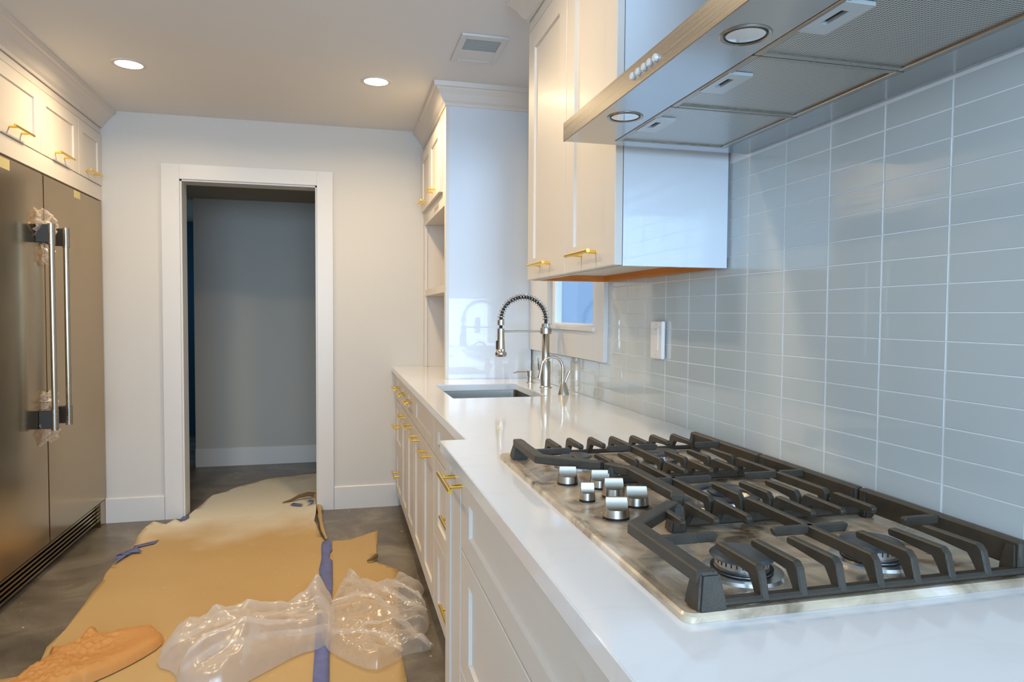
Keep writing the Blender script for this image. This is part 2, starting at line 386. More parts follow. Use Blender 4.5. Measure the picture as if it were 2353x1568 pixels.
for k in range(-4, 18):
    y0 = TY+k*TL; y1 = y0+TL
    for r in range(0, 15):
        z0 = TZ+r*TH; z1 = z0+TH
        yy0, yy1 = y0, y1
        if yy1 > 3.585: yy1 = 3.585
        if z1 > 1.42 and y0 > 1.66: continue
        if y0 < 1.66 and y1 > 1.70 and z1 > 1.42: yy1 = 1.66
        if z1 > 1.075:
            if y0 > 2.50: continue
            if y1 > 2.505: yy1 = 2.505
        zz1 = z1
        if y0 > 2.505-.01 and z1 > 1.055: zz1 = 1.066
        put_tile(yy0, yy1, z0, zz1)
# back wall with door
b = MB(); DX0, DX1, DZ = -.925, -.125, 2.059
for x0, x1, z0, z1 in [(-2.12, DX0, 0, ZC), (DX1, XW+.12, 0, ZC), (DX0, DX1, DZ, ZC)]:
    b.box(x0, x1, YB, YB+.13, z0, z1)
struct(b.obj('wall_back', 'wall'), 'white wall around the open doorway', 'wall')
door = thing('door_1', 'open doorway with wide flat white casing leading to dim hall', 'doorway', (-.525, YB, 0)); door['kind'] = 'structure'
for nm, x0, x1, z0, z1 in [('casing', -1.022, DX0+.004, 0, 2.145), ('casing', DX1-.004, -.032, 0, 2.145), ('head_casing', DX0+.004, DX1-.004, DZ-.004, 2.145)]:
    MB().box(x0, x1, YB-.018, YB-.0005, z0, z1, .0015).obj(nm, 'trim', door)
for nm, x0, x1, z0, z1 in [('jamb', DX0-.001, DX0+.014, 0, DZ), ('jamb', DX1-.014, DX1+.001, 0, DZ), ('head_jamb', DX0, DX1, DZ-.014, DZ+.001)]:
    MB().box(x0, x1, YB-.004, YB+.134, z0, z1).obj(nm, 'trim', door)
def baseboard(nm, x0, x1, y):
    o = MB().prism([(y-.0005, 0), (y-.014, 0), (y-.014, .142), (y-.009, .148), (y-.0005, .148)], 'X', x0, x1).obj(nm, 'trim')
    return o
struct(baseboard('baseboard_back', -1.345, -1.024, YB), 'white baseboard left of the doorway', 'baseboard')
struct(baseboard('baseboard_back.001', -.030, .378, YB), 'white baseboard right of the doorway', 'baseboard')
# hall beyond
HZC = 2.175
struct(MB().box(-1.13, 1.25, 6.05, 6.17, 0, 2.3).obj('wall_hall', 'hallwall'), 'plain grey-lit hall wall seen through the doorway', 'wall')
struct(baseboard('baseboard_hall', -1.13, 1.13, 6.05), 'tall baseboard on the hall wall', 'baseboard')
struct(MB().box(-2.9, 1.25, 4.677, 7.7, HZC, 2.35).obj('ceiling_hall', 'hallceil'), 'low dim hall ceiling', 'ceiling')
struct(MB().box(-2.9, -2.12, 4.60, 4.677, 0, 2.3).obj('wall_hall_near', 'wall'), 'near side wall of the hall', 'wall')
struct(MB().box(-2.9, -1.0, 7.6, 7.7, 0, 2.4).obj('wall_far', 'teal'), 'dark blue wall far beyond the hall', 'wall')
struct(MB().box(-2.9, -2.8, 4.677, 7.7, 0, 2.3).obj('wall_hall_left', 'wall'), 'left side wall of the hall', 'wall')
struct(MB().box(1.13, 1.25, 4.677, 6.05, 0, HZC).obj('wall_hall_right', 'wall'), 'right end wall of the hall', 'wall')
# rear room shell with window behind the camera
b = MB()
for x0, x1, z0, z1 in [(-2.12, -1.6, 0, ZC), (1.1, XW+.12, 0, ZC), (-1.6, 1.1, 0, .75), (-1.6, 1.1, 2.35, ZC)]:
    b.box(x0, x1, -3.1, -3.0, z0, z1)
struct(b.obj('wall_rear', 'wall'), 'wall behind the camera with the large window', 'wall')
wn = thing('window_2', 'large window behind the camera', 'window', (-.25, -3.0, .75)); wn['kind'] = 'structure'
for x in (-1.58, -.27, 1.06): MB().box(x, x+.05, -3.06, -3.01, .75, 2.35).obj('window_frame', 'sash', wn)
for z in (.75, 2.30): MB().box(-1.6, 1.1, -3.06, -3.01, z, z+.05).obj('window_frame', 'sash', wn)
# window_1 over the sink
wn = thing('window_1', 'small blue-lit window in white casing above the sink', 'window', (XW, 2.94, WZ0)); wn['kind'] = 'structure'
MB().box(XW-.020, XW-.0005, 2.508, WY0+.004, 1.070, 2.25, .0015).obj('casing', 'trim', wn)
MB().box(XW-.020, XW-.0005, WY1-.004, 3.582, 1.070, 2.25, .0015).obj('casing', 'trim', wn)
MB().box(XW-.020, XW-.0005, WY0+.004, WY1-.004, 1.070, WZ0-.012, .0015).obj('apron', 'trim', wn)
MB().box(XW-.032, XW+.003, WY0-.02, WY1+.02, WZ0-.012, WZ0+.006, .002).obj('sill', 'trim', wn)
MB().box(XW-.020, XW-.0005, WY0+.004, WY1-.004, WZ1, 2.25, .0015).obj('head_casing', 'trim', wn)
for y0, y1, z0, z1 in [(WY0, WY0+.012, WZ0, WZ1), (WY1-.012, WY1, WZ0, WZ1)]:
    MB().box(XW+.041, XW+.052, y0, y1, z0, z1).obj('jamb', 'trim', wn)
b = MB()
for y0, y1, z0, z1 in [(WY0, WY0+.012, WZ0+.006, WZ1), (WY1-.052, WY1, WZ0+.006, WZ1), (WY0+.012, WY1-.052, WZ0+.006, WZ0+.018), (WY0+.012, WY1-.052, WZ1-.03, WZ1)]:
    b.box(XW+.004, XW+.040, y0, y1, z0, z1, .001)
b.obj('sash', 'sash', wn)
MB().box(XW+.018, XW+.022, WY0+.006, WY1-.046, WZ0+.012, WZ1-.02).obj('pane', 'glass', wn)

# ================================================================ CABINET PARTS
def shaker(parent, s, xf, y0, y1, z0, z1, nm='door', fy=.060, fz=.060, th=.020, rec=.008, m='cab', label=None):
    """front whose face looks along s*X at x=xf"""
    b = MB(); d = lambda t: xf-s*t
    def ring(x, a, c, e, f): return [(x, a, e), (x, c, e), (x, c, f), (x, a, f)]
    bv = .0015
    R = [ring(d(th), y0, y1, z0, z1), ring(d(bv), y0, y1, z0, z1), ring(d(0), y0+bv, y1-bv, z0+bv, z1-bv),
         ring(d(0), y0+fy, y1-fy, z0+fz, z1-fz), ring(d(rec), y0+fy+.002, y1-fy-.002, z0+fz+.002, z1-fz-.002)]
    vs = [p for r in R for p in r]; fs = [(0, 1, 2, 3), (16, 17, 18, 19)]
    for k in range(4):
        for i in range(4): fs.append((4*k+i, 4*k+(i+1) % 4, 4*k+4+(i+1) % 4, 4*k+4+i))
    b._add(vs, fs)
    o = b.obj(nm, m, parent)
    return o
def pull(parent, s, xf, yc, z, L=.19, sp=.115, r=.0055, off=.036):
    b = MB(); xb = xf+s*off
    b.tube([(xb, yc-L/2, z), (xb, yc+L/2, z)], r, 14)
    for q in (-1, 1):
        b.tube([(xf-s*.0005, yc+q*sp/2, z), (xb, yc+q*sp/2, z)], .0048, 10)
    return b.obj('handle', 'brass', parent, smooth=True)
G = .0018
# ---- base cabinets, far run (face X=.36)
XF = .360
def base_box(b, y0, y1, xf=XF, ztop=.884):
    b.box(xf+.021, XW-.008, y0, y1, .10, ztop-.001)
    b.box(xf+.075, XW-.008, y0, y1, 0.0, .10)
def base_cab(label, y0, y1, ztop=.884):
    t = thing('base_cabinet', label, 'cabinet', ((XF+XW)/2, (y0+y1)/2, 0), 'base cabinets along the right wall')
    b = MB(); base_box(b, y0+.0005, y1-.0005, XF, ztop); b.obj('body', 'cab', t)
    return t
cA = base_cab('white three-drawer base cabinet at the far end beside the back wall', 4.115, 4.545)
MB().box(XF, XF+.02, 4.50, 4.545, .10, .875).obj('filler_strip', 'cab', cA)
for z0, z1 in ((.112, .400), (.405, .705), (.712, .872)):
    d = shaker(cA, -1, XF, 4.117, 4.498, z0, z1, 'drawer', .06, .045); pull(d, -1, XF, 4.29, (z0+z1)/2+.005)
cB = base_cab('white two-door base cabinet with drawers, between sink base and far drawers', 3.425, 4.113)
for y0, y1 in ((3.427, 3.765), (3.769, 4.112)):
    d = shaker(cB, -1, XF, y0, y1, .112, .705, 'door'); pull(d, -1, XF, (y0+y1)/2, .672)
    d = shaker(cB, -1, XF, y0, y1, .712, .872, 'drawer', .06, .045); pull(d, -1, XF, (y0+y1)/2, .80)
cS = base_cab('white sink base cabinet with two doors under a wide false front', 2.675, 3.423, .655)
MB().box(XF+.021, XF+.04, 2.676, 3.422, .655, .883).obj('front_rail', 'cab', cS)
for y0, y1 in ((3.050, 3.420), (2.678, 3.046)):
    d = shaker(cS, -1, XF, y0, y1, .112, .705, 'door'); pull(d, -1, XF, (y0+y1)/2, .672)
shaker(cS, -1, XF, 2.678, 3.420, .712, .872, 'false_front', .09, .045)
cC = base_cab('white drawer stack partly hidden behind the deeper cooktop cabinet', 1.855, 2.673)
for z0, z1 in ((.112, .400), (.405, .705), (.712, .872)):
    d = shaker(cC, -1, XF, 1.857, 2.670, z0, z1, 'drawer', .10, .055); pull(d, -1, XF, 2.165, (z0+z1)/2+.028)
# ---- near cooktop cabinet (face X=.285)
XN = .285
cN = thing('cooktop_cabinet', 'deep white base cabinet carrying the cooktop, wide plain drawers', 'cabinet', ((XN+XW)/2, 1.2, 0))
b = MB(); b.box(XN+.021, XW-.008, .66, 1.852, .10, .883); b.box(XN+.075, XW-.008, .66, 1.78, 0, .10); b.obj('body', 'cab', cN)
MB().box(XN-.004, XN+.12, 1.775, 1.853, 0, .883, .001).obj('corner_post', 'cab', cN)
d = MB().box(XN, XN+.02, 1.640, 1.768, .112, .872, .0015).obj('narrow_pullout', 'cab', cN); pull(d, -1, XN, 1.672, .842, L=.195, sp=.10)
for z0, z1, nm in ((.112, .395, 'drawer'), (.400, .686, 'drawer'), (.692, .872, 'false_front')):
    d = shaker(cN, -1, XN, .663, 1.632, z0, z1, nm, .105, .052)
    if z0 < .2: pull(d, -1, XN, 1.15, .33, .3, .2)
cN2 = thing('base_cabinet', 'white base cabinet nearest the camera, mostly out of frame', 'cabinet', ((XN+XW)/2, .33, 0), 'base cabinets along the right wall')
b = MB(); b.box(XN+.021, XW-.008, .02, .658, .10, .883); b.box(XN+.075, XW-.008, .02, .658, 0, .10); b.obj('body', 'cab', cN2)
d = shaker(cN2, -1, XN, .022, .656, .112, .705, 'door'); pull(d, -1, XN, .34, .67)
d = shaker(cN2, -1, XN, .022, .656, .712, .872, 'drawer', .06, .045); pull(d, -1, XN, .34, .80)

# ---- countertop
b = MB()
SX0, SX1, SY0, SY1 = .450, .848, 2.76, 3.305
YS = 1.843
out = [(.264, 0), (XW-.007, 0), (XW-.007, YB-.001), (.334, YB-.001), (.334, YS), (.264, YS)]
xs = [.264, .334, SX0, SX1, XW-.007]; ys = [0, YS, SY0, SY1, YB-.001]
bm = b.bm; grid = {}
def gv(i, j):
    if (i, j) not in grid: grid[(i, j)] = bm.verts.new((xs[i], ys[j], .884))
    return grid[(i, j)]
fcs = []
for i in range(4):
    for j in range(4):
        if i == 0 and j >= 1: continue
        if i == 2 and j == 2: continue
        fcs.append(bm.faces.new((gv(i, j), gv(i+1, j), gv(i+1, j+1), gv(i, j+1))))
ex = bmesh.ops.extrude_face_region(bm, geom=fcs)
bmesh.ops.translate(bm, verts=[v for v in ex['geom'] if isinstance(v, bmesh.types.BMVert)], vec=(0, 0, .030))
es = [e for e in bm.edges if all(v.co.z > .9 for v in e.verts) and len(e.link_faces) == 2 and e.calc_face_angle(0) > .5]
bmesh.ops.bevel(bm, geom=es, offset=.0018, segments=2, affect='EDGES')
tag(b.obj('countertop', 'quartz'), 'long white quartz countertop with faint veins and a stepped front edge', 'countertop')

# ---- sink
sk = thing('sink', 'stainless undermount sink set in the white countertop', 'sink', (.65, 3.03, .67))
def rrect(x0, x1, y0, y1, r, n=5):
    P = []
    for cx, cy, a in ((x1-r, y1-r, 0), (x0+r, y1-r, PI/2), (x0+r, y0+r, PI), (x1-r, y0+r, 1.5*PI)):
        for k in range(n+1): P.append((cx+r*math.cos(a+k*PI/2/n), cy+r*math.sin(a+k*PI/2/n)))
    return P
b = MB(); rings = []
for (g, z, r) in ((.030, .8825, .03), (.004, .8825, .022), (.002, .86, .022), (-.004, .70, .022), (-.02, .672, .04), (-.15, .669, .05)):
    rings.append([b.bm.verts.new((x, y, z)) for x, y in rrect(SX0-g, SX1+g, SY0-g, SY1+g, r)])
for A, B in zip(rings, rings[1:]):
    for k in range(len(A)): b.bm.faces.new((A[k], A[(k+1) % len(A)], B[(k+1) % len(A)], B[k]))
b.bm.faces.new(rings[-1])
b.obj('basin', 'sink', sk, smooth=True)
MB().lathe((.65, 3.03, .6695), [(.045, 0), (.045, .003), (.036, .003), (.033, .0005), (0, .0005)], 20).obj('drain', 'nickel', sk, smooth=True)

# ---- faucet
fx, fy_ = .938, 3.094
fa = thing('faucet', 'tall brushed nickel faucet with coiled spring arch', 'faucet', (fx, fy_, .914))
MB().lathe((fx, fy_, .914), [(.029, 0), (.029, .004), (.025, .007), (.024, .008), (.024, .120), (.022, .124)], 24).obj('base', 'nickel', fa, smooth=True)
MB().lathe((fx, fy_, .914), [(.0185, .122), (.0185, .248), (.020, .250), (.027, .253), (.027, .278), (.022, .282), (.019, .300), (0, .300)], 24).obj('riser', 'nickel', fa, smooth=True)
hc = (fx+.723)/2; R_ = (fx-.723)/2; zc_ = 1.228
arc = [(fx-.003, 1.214)]
arc2 = [(hc+R_*math.cos(a*PI/40), zc_+R_*math.sin(a*PI/40)) for a in range(41)]
MB().tube([(x, fy_, z) for x, z in [(fx, 1.212)]+arc2+[(.723, 1.185)]], .0075, 10).obj('hose', 'black', fa, smooth=True)
coil = []; turns = 25; N = turns*12
for i in range(N+1):
    t = i/N; a = t*PI; ph = t*turns*2*PI
    c = Vector((hc+R_*math.cos(a), fy_, zc_+R_*math.sin(a))); nr = Vector((math.cos(a), 0, math.sin(a)))
    coil.append(c+.0155*(math.cos(ph)*nr+math.sin(ph)*Vector((0, 1, 0))))
MB().tube(coil, .0016, 6).obj('spring', 'nickel', fa, smooth=True)
MB().lathe((.723, fy_, 0), [(0, 1.206), (.016, 1.206), (.016, 1.230), (.010, 1.232), (0, 1.232)], 20).obj('ferrule', 'nickel', fa, smooth=True)
MB().lathe((.723, fy_, 0), [(0, 1.062), (.024, 1.062), (.027, 1.068), (.027, 1.080), (.021, 1.086), (.019, 1.10), (.0165, 1.15), (.0165, 1.190), (0, 1.190)], 24).obj('spray_head', 'nickel', fa, smooth=True)
MB().box(.7005, .7055, fy_-.005, fy_+.005, 1.095, 1.135, .002).obj('trigger', 'dark', fa)
b = MB(); b.tube([(.723+.014, fy_, 1.178), (fx-.026, fy_, 1.178)], .0045, 12); b.obj('support_rod', 'nickel', fa, smooth=True)
b = MB(); b.tube([(fx-.018, fy_-.004, 1.0), (fx-.034, fy_-.006, 1.0), (fx-.036, fy_-.006, 1.055)], [.007, .006, .004], 10); b.obj('lever', 'nickel', fa, smooth=True)
# ---- hot water tap
tx, ty = .932, 2.807
ft = thing('hot_water_tap', 'small curved nickel filtered water tap in front of the tall faucet', 'tap', (tx, ty, .914))
MB().lathe((tx, ty, .914), [(.025, 0), (.024, .004), (.013, .045), (.010, .052), (0, .054)], 24).obj('cone_base', 'nickel', ft, smooth=True)
r = .048; cx = tx-.004-r
pts = [(tx-.004, .962), (tx-.004, 1.0)]+[(cx+r*math.cos(a*PI/14), 1.028+r*math.sin(a*PI/14)) for a in range(0, 14)]+[(cx-r-.001, 1.02), (cx-r-.006, .998), (cx-r-.008, .985)]
MB().tube([(x, ty, z) for x, z in pts], [.0058]*(len(pts)-2)+[.0065, .0085], 12).obj('spout', 'nickel', ft, smooth=True)
MB().tube([(tx+.006, ty, .958), (tx+.014, ty, .985), (tx+.028, ty, 1.015)], [.004, .0055, .0065], 10).obj('lever', 'nickel', ft, smooth=True)
# ---- soap pump
sx_, sy2 = .929, 3.328
sp_ = thing('soap_dispenser', 'short nickel soap dispenser at the far corner of the sink', 'soap dispenser', (sx_, sy2, .914))
MB().lathe((sx_, sy2, .914), [(.021, 0), (.021, .003), (.014, .005), (.013, .030), (.017, .033), (.0175, .060), (.015, .062), (0, .062)], 20).obj('body', 'nickel', sp_, smooth=True)
MB().tube([(sx_-.010, sy2, .968), (sx_-.07, sy2, .969), (sx_-.088, sy2, .963)], [.004, .0035, .003], 8).obj('spout', 'nickel', sp_, smooth=True)

# ================================================================ COOKTOP
CX0, CX1, CY0, CY1 = .368, .898, .677, 1.591
ck = thing('cooktop', 'dusty stainless five-burner gas cooktop set on the white counter', 'cooktop', ((CX0+CX1)/2, (CY0+CY1)/2, .914))
b = MB(); rings = []
for g, z, r in ((0, .9142, .014), (.000, .9215, .014), (.0025, .9245, .013), (.010, .9245, .010), (.016, .9220, .009), (.020, .9215, .008)):
    rings.append([b.bm.verts.new((x, y, z)) for x, y in rrect(CX0+g, CX1-g, CY0+g, CY1-g, r, 4)])
for A, B in zip(rings, rings[1:]):
    for k in range(len(A)): b.bm.faces.new((A[k], A[(k+1) % len(A)], B[(k+1) % len(A)], B[k]))
b.bm.faces.new(rings[-1]); b.bm.faces.new(rings[0][::-1])
b.obj('top_plate', 'cooktop', ck, smooth=True)
ZS = .9215
def burner(x, y, r=.040):
    o = MB().lathe((x, y, ZS), [(r+.018, 0), (r+.016, .004), (r+.002, .0055), (r+.001, .0075), (r-.002, .009), (r-.002, .0195), (r-.006, .020), (0, .020)], 40).obj('burner', 'burner', ck, smooth=True)
    MB().lathe((x, y, ZS), [(r+.0035, .0075), (r+.0035, .0088), (r-.004, .0088)], 40).obj('seal_ring', 'black', o, smooth=True)
    b = MB()
    for k in range(30):
        a = 2*PI*k/30; c, s = math.cos(a), math.sin(a); q = r-.0015
        b._add([(x+q*c-.0007*s, y+q*s+.0007*c, ZS+.0145), (x+q*c+.0007*s, y+q*s-.0007*c, ZS+.0145), (x+q*c+.0007*s, y+q*s-.0007*c, ZS+.020), (x+q*c-.0007*s, y+q*s+.0007*c, ZS+.020)], [(0, 1, 2, 3)])
    b.obj('flame_port', 'black', o)['kind'] = 'stuff'
    MB().lathe((x, y, ZS), [(r-.004, .0202), (r+.004, .0215), (r+.005, .0235), (r+.002, .0265), (0, .0275)], 40).obj('burner_cap', 'cap', o, smooth=True)
    return o
burner(.505, .785, .036); burner(.706, .788, .036); burner(.503, 1.425, .030); burner(.705, 1.425, .036)
cxb, cyb = .655, 1.075
o = MB().lathe((cxb, cyb, ZS), [(.075, 0), (.073, .004), (.064, .006), (.060, .014), (.060, .019), (.046, .020), (.040, .012), (.0, .012)], 44).obj('burner', 'burner', ck, smooth=True)
b = MB().lathe((cxb, cyb, ZS), [(.043, .0195), (.061, .0205), (.062, .0225), (.058, .0245), (.045, .0245), (.043, .0225), (.043, .0195)], 44, False); b.obj('ring_cap', 'cap', o, smooth=True)
MB().lathe((cxb, cyb, ZS), [(.0, .012), (.026, .012), (.024, .022), (.030, .023), (.030, .026), (.026, .0285), (0, .029)], 32).obj('burner_cap', 'cap', o, smooth=True)
# knobs
def knob(x, y, r, h, rot=0.0):
    """round base with a full-width grip ridge scooped on both sides"""
    n = 36; b = MB()
    def hz(yy):
        a = abs(yy)/r; rid = .17
        if a < rid: return h
        t = min(1, (a-rid)/.62); return .42*h+(.58*h)*(1-t)**2.3
    def tr(px, py, pz):
        return (x+px*math.cos(rot)-py*math.sin(rot), y+px*math.sin(rot)+py*math.cos(rot), ZS+.004+pz)
    vb = []; rows = []
    # boundary sorted by y rows
    ysn = 22
    top = []
    for j in range(ysn+1):
        yy = -r*math.cos(PI*j/ysn)*.999
        if abs(abs(yy)/r-.17) < .035: yy = math.copysign(.17*r, yy)
        z = hz(yy); half = math.sqrt(max(r*r-yy*yy, 1e-8)); half *= (1-.17*max(0, z/h-.42)/.58-.03)
        top.append([b.bm.verts.new(tr(-half+2*half*i/8, yy*(1-.06*z/h), z)) for i in range(9)])
    for A, B in zip(top, top[1:]):
        for i in range(8): b.bm.faces.new((A[i], A[i+1], B[i+1], B[i]))
    loop = [row[0] for row in top]+top[-1][1:]+[row[8] for row in top[::-1]][1:]+top[0][::-1][1:-1]
    bot = []
    for v in loop:
        lx = (v.co.x-x)*math.cos(-rot)-(v.co.y-y)*math.sin(-rot); ly = (v.co.x-x)*math.sin(-rot)+(v.co.y-y)*math.cos(-rot)
        q = math.hypot(lx, ly) or 1e-6; bot.append(b.bm.verts.new(tr(lx/q*r*1.04, ly/q*r*1.04, 0)))
    L = len(loop)
    for i in range(L):
        try: b.bm.faces.new((loop[i], loop[(i+1) % L], bot[(i+1) % L], bot[i]))
        except ValueError: pass
    b.bm.faces.new(bot)
    o = b.obj('knob', 'knob', ck, smooth=True)
    MB().lathe((x, y, ZS), [(r*1.02, 0), (r*1.02, .003), (r*.75, .0045), (0, .0045)], 28).obj('knob_base', 'black', o, smooth=True)
for x, y, r in ((.436, 1.283, .020), (.487, 1.240, .0205), (.487, 1.172, .0205), (.503, 1.108, .0215), (.440, 1.047, .0215)):
    knob(x, y, r, .0305, -.25)
knob(.430, 1.155, .014, .029, -.25)
# grates
ZT = .966
GX = [.472, .523, .576, .630, .683, .735, .790]
def finger(t, x, ya, yb, post=True, wdt=.0095, nm='finger'):
    """bar along Y from ya (frame side, with post) to yb (free end)"""
    d = 1 if yb > ya else -1
    if post:
        P = [(ya-d*.010, .928), (ya-d*.001, ZT-.007), (ya+d*.006, ZT), (yb-d*.004, ZT-.001), (yb, ZT-.005), (yb-d*.002, ZT-.012), (ya+d*.019, ZT-.0135), (ya+d*.012, ZT-.022), (ya+d*.006, .928)]
    else:
        P = [(ya, ZT), (yb-d*.004, ZT-.001), (yb, ZT-.005), (yb-d*.002, ZT-.012), (ya, ZT-.013)]
    return MB().prism(P, 'X', x-wdt/2, x+wdt/2, .0018).obj(nm, 'iron', t)
def xbar(t, x0, x1, y, tipl=False, tipr=False, nm='cross_bar'):
    P = [(x0+(.004 if tipl else 0), ZT-.012), (x0, ZT-.004 if tipl else ZT), (x0+.002, ZT), (x1-.002, ZT), (x1, ZT-.004 if tipr else ZT), (x1-(.004 if tipr else 0), ZT-.012)]
    return MB().prism(P, 'Y', y-.0048, y+.0048, .0015).obj(nm, 'iron', t)
def foot(t, x, y, w0=.024, w1=.034, nm='foot', dx=0, dy=0):
    b = MB(); vs = []
    for z, ww, ox, oy in ((ZS, w1, dx, dy), (ZS+.008, w1, dx, dy), (ZT-.002, w0, 0, 0)):
        vs += [(x+ox-ww/2, y+oy-ww/2, z), (x+ox+ww/2, y+oy-ww/2, z), (x+ox+ww/2, y+oy+ww/2, z), (x+ox-ww/2, y+oy+ww/2, z)]
    fs = [(3, 2, 1, 0), (8, 9, 10, 11)]
    for k in (0, 4):
        for i in range(4): fs.append((k+i, k+(i+1) % 4, k+4+(i+1) % 4, k+4+i))
    v, f = b._add(vs, fs)
    bmesh.ops.bevel(b.bm, geom=list(b.bm.edges), offset=.003, segments=2, affect='EDGES', clamp_overlap=True)
    return b.obj(nm, 'iron', t, smooth=True)
def end_grate(label, sgn):
    # local y measured from centre line Y=1.115 ; sgn=+1 far grate, -1 near grate
    Y = lambda v: 1.115+sgn*(v-1.115)
    t = thing('grate', label, 'grate', (.625, Y(1.40), ZS), 'cast iron grates on the cooktop')
    YE = 1.538
    MB().polyline([(.400, Y(YE)), (.398, Y(1.352)), (.500, Y(1.262))], .021, ZT-.016, ZT+.001).obj('front_rail', 'iron', t)
    MB().box(.842, .858, Y(YE+.005), Y(1.2575), ZT-.034, ZT+.001, .003).obj('back_rail', 'iron', t)
    MB().box(.400, .856, Y(YE-.006), Y(YE+.009), ZS+.004, ZS+.013, .003).obj('base_bar', 'iron', t)
    MB().box(.490, .856, Y(1.258), Y(1.268), ZS+.004, ZS+.016, .003).obj('base_bar', 'iron', t)
    foot(t, .405, Y(YE-.009), .024, .036, dx=-.002, dy=.004*sgn); foot(t, .848, Y(YE-.008), .016, .026)
    foot(t, .502, Y(1.270), .018, .026); foot(t, .848, Y(1.270), .014, .020)
    for i, x in enumerate(GX):
        if i == 3:
            a, c = Y(YE), Y(1.262); d = 1 if c > a else -1
            P = [(a-d*.010, .928), (a-d*.001, ZT-.007), (a+d*.006, ZT), (c-d*.006, ZT), (c, ZT-.006), (c, .928), (c-d*.014, .928), (c-d*.014, ZT-.020), (c-d*.019, ZT-.0135), (a+d*.019, ZT-.0135), (a+d*.012, ZT-.022), (a+d*.006, .928)]
            MB().prism(P, 'X', x-.005, x+.005, .0018).obj('long_bar', 'iron', t)
        else:
            finger(t, x, Y(YE), Y(1.443), wdt=.0105)
            if i == 0: finger(t, x, Y(1.283), Y(1.352), post=False)
            else: finger(t, x, Y(1.262), Y(1.355))
    xbar(t, .405, .487, Y(1.413), tipr=True); xbar(t, .570, .690, Y(1.413), True, True); xbar(t, .784, .846, Y(1.413), tipl=True)
    return t
end_grate('black cast iron grate on the far third of the cooktop', 1)
t = thing('grate', 'black cast iron middle grate with bent front rail beside the knobs', 'grate', (.67, 1.115, ZS), 'cast iron grates on the cooktop')
MB().polyline([(.506, 1.254), (.536, 1.205), (.536, 1.02), (.520, .990)], .021, ZT-.016, ZT+.001).obj('front_rail', 'iron', t)
MB().box(.842, .858, .976, 1.2565, ZT-.034, ZT+.001, .003).obj('back_rail', 'iron', t)
MB().box(.512, .856, 1.240, 1.252, ZS+.004, ZS+.016, .003).obj('base_bar', 'iron', t)
MB().box(.525, .856, .979, .990, ZS+.004, ZS+.016, .003).obj('base_bar', 'iron', t)
foot(t, .510, 1.238, .018, .024); foot(t, .535, .994, .018, .026); foot(t, .848, 1.240, .014, .020); foot(t, .848, .990, .014, .020)
for i, x in enumerate(GX):
    if i in (2, 6):
        a, c = 1.252, .980; d = -1
        P = [(a-d*.001, .928), (a, ZT-.006), (a+d*.006, ZT), (c-d*.006, ZT), (c, ZT-.006), (c, .928), (c-d*.014, .928), (c-d*.014, ZT-.020), (c-d*.019, ZT-.0135), (a+d*.019, ZT-.0135), (a+d*.014, ZT-.020), (a+d*.014, .928)]
        MB().prism(P, 'X', x-.005, x+.005, .0018).obj('long_bar', 'iron', t)
    elif i >= 3:
        finger(t, x, 1.252, 1.165); finger(t, x, .980, 1.070)
xbar(t, .540, .650, 1.113, tipr=True); xbar(t, .722, .846, 1.118, tipl=True)
end_grate('black cast iron grate on the near third of the cooktop', -1)

# ================================================================ RANGE HOOD
HX, HY0, HY1, HZ = .5175, .651, 1.570, 1.6627
hd = thing('range_hood', 'stainless range hood over the cooktop with three mesh filters', 'range hood', ((HX+XW)/2, 1.11, HZ))
b = MB()
b.box(HX+.002, .630, HY0, HY1, HZ, HZ+.003); b.box(.918, XW-.008, HY0, HY1, HZ, HZ+.003)
b.box(.630, .918, 1.533, HY1, HZ, HZ+.003); b.box(.630, .918, HY0, .697, HZ, HZ+.003)
b.obj('underside', 'hood_under', hd)
b = MB()
vs = []
for z, x0, x1, y0, y1 in ((HZ+.003, HX+.002, XW-.008, HY0, HY1), (HZ+.045, HX+.002, XW-.008, HY0, HY1), (HZ+.20, .74, XW-.008, .96, 1.26)):
    vs += [(x0, y0, z), (x1, y0, z), (x1, y1, z), (x0, y1, z)]
fs = [(8, 9, 10, 11)]+[(k+i, k+(i+1) % 4, k+4+(i+1) % 4, k+4+i) for k in (0, 4) for i in range(4)]
b._add(vs, fs); b.obj('canopy', 'steel', hd)
MB().box(HX-.002, HX+.002, HY0-.001, HY1+.001, HZ-.001, HZ+.043, .0008).obj('front_panel', 'steel', hd)
MB().box(.75, XW-.008, .97, 1.25, HZ+.20, ZC-.001, .001).obj('chimney', 'steel', hd)
for k in range(3):
    y1 = 1.531-k*.2775; y0 = y1-.274
    fl = MB().box(.645, .903, y0+.010, y1-.010, HZ+.0035, HZ+.006).obj('filter', 'filter', hd)
    b = MB()
    for a in ((.632, .645, y0, y1), (.903, .9165, y0, y1), (.645, .903, y0, y0+.010), (.645, .903, y1-.010, y1)):
        b.box(a[0], a[1], a[2], a[3], HZ-.001, HZ+.006, .0012)
    b.obj('filter_frame', 'steel', fl)
    yc = (y0+y1)/2-.015; b = MB()
    X0, X1, Y0, Y1 = .638, .684, yc-.045, yc+.052
    # latch plate with a slot hole
    for a in ((X0, X0+.012, Y0, Y1), (X0+.024, X1, Y0, Y1), (X0+.012, X0+.024, Y0, yc-.022), (X0+.012, X0+.024, yc+.022, Y1)):
        b.box(a[0], a[1], a[2], a[3], HZ-.0025, HZ+.0030)
    b.obj('latch_plate', 'latch', fl)
    MB().box(X0+.012, X0+.024, yc-.022, yc+.022, HZ+.0022, HZ+.003).obj('latch_slot', 'black', fl)
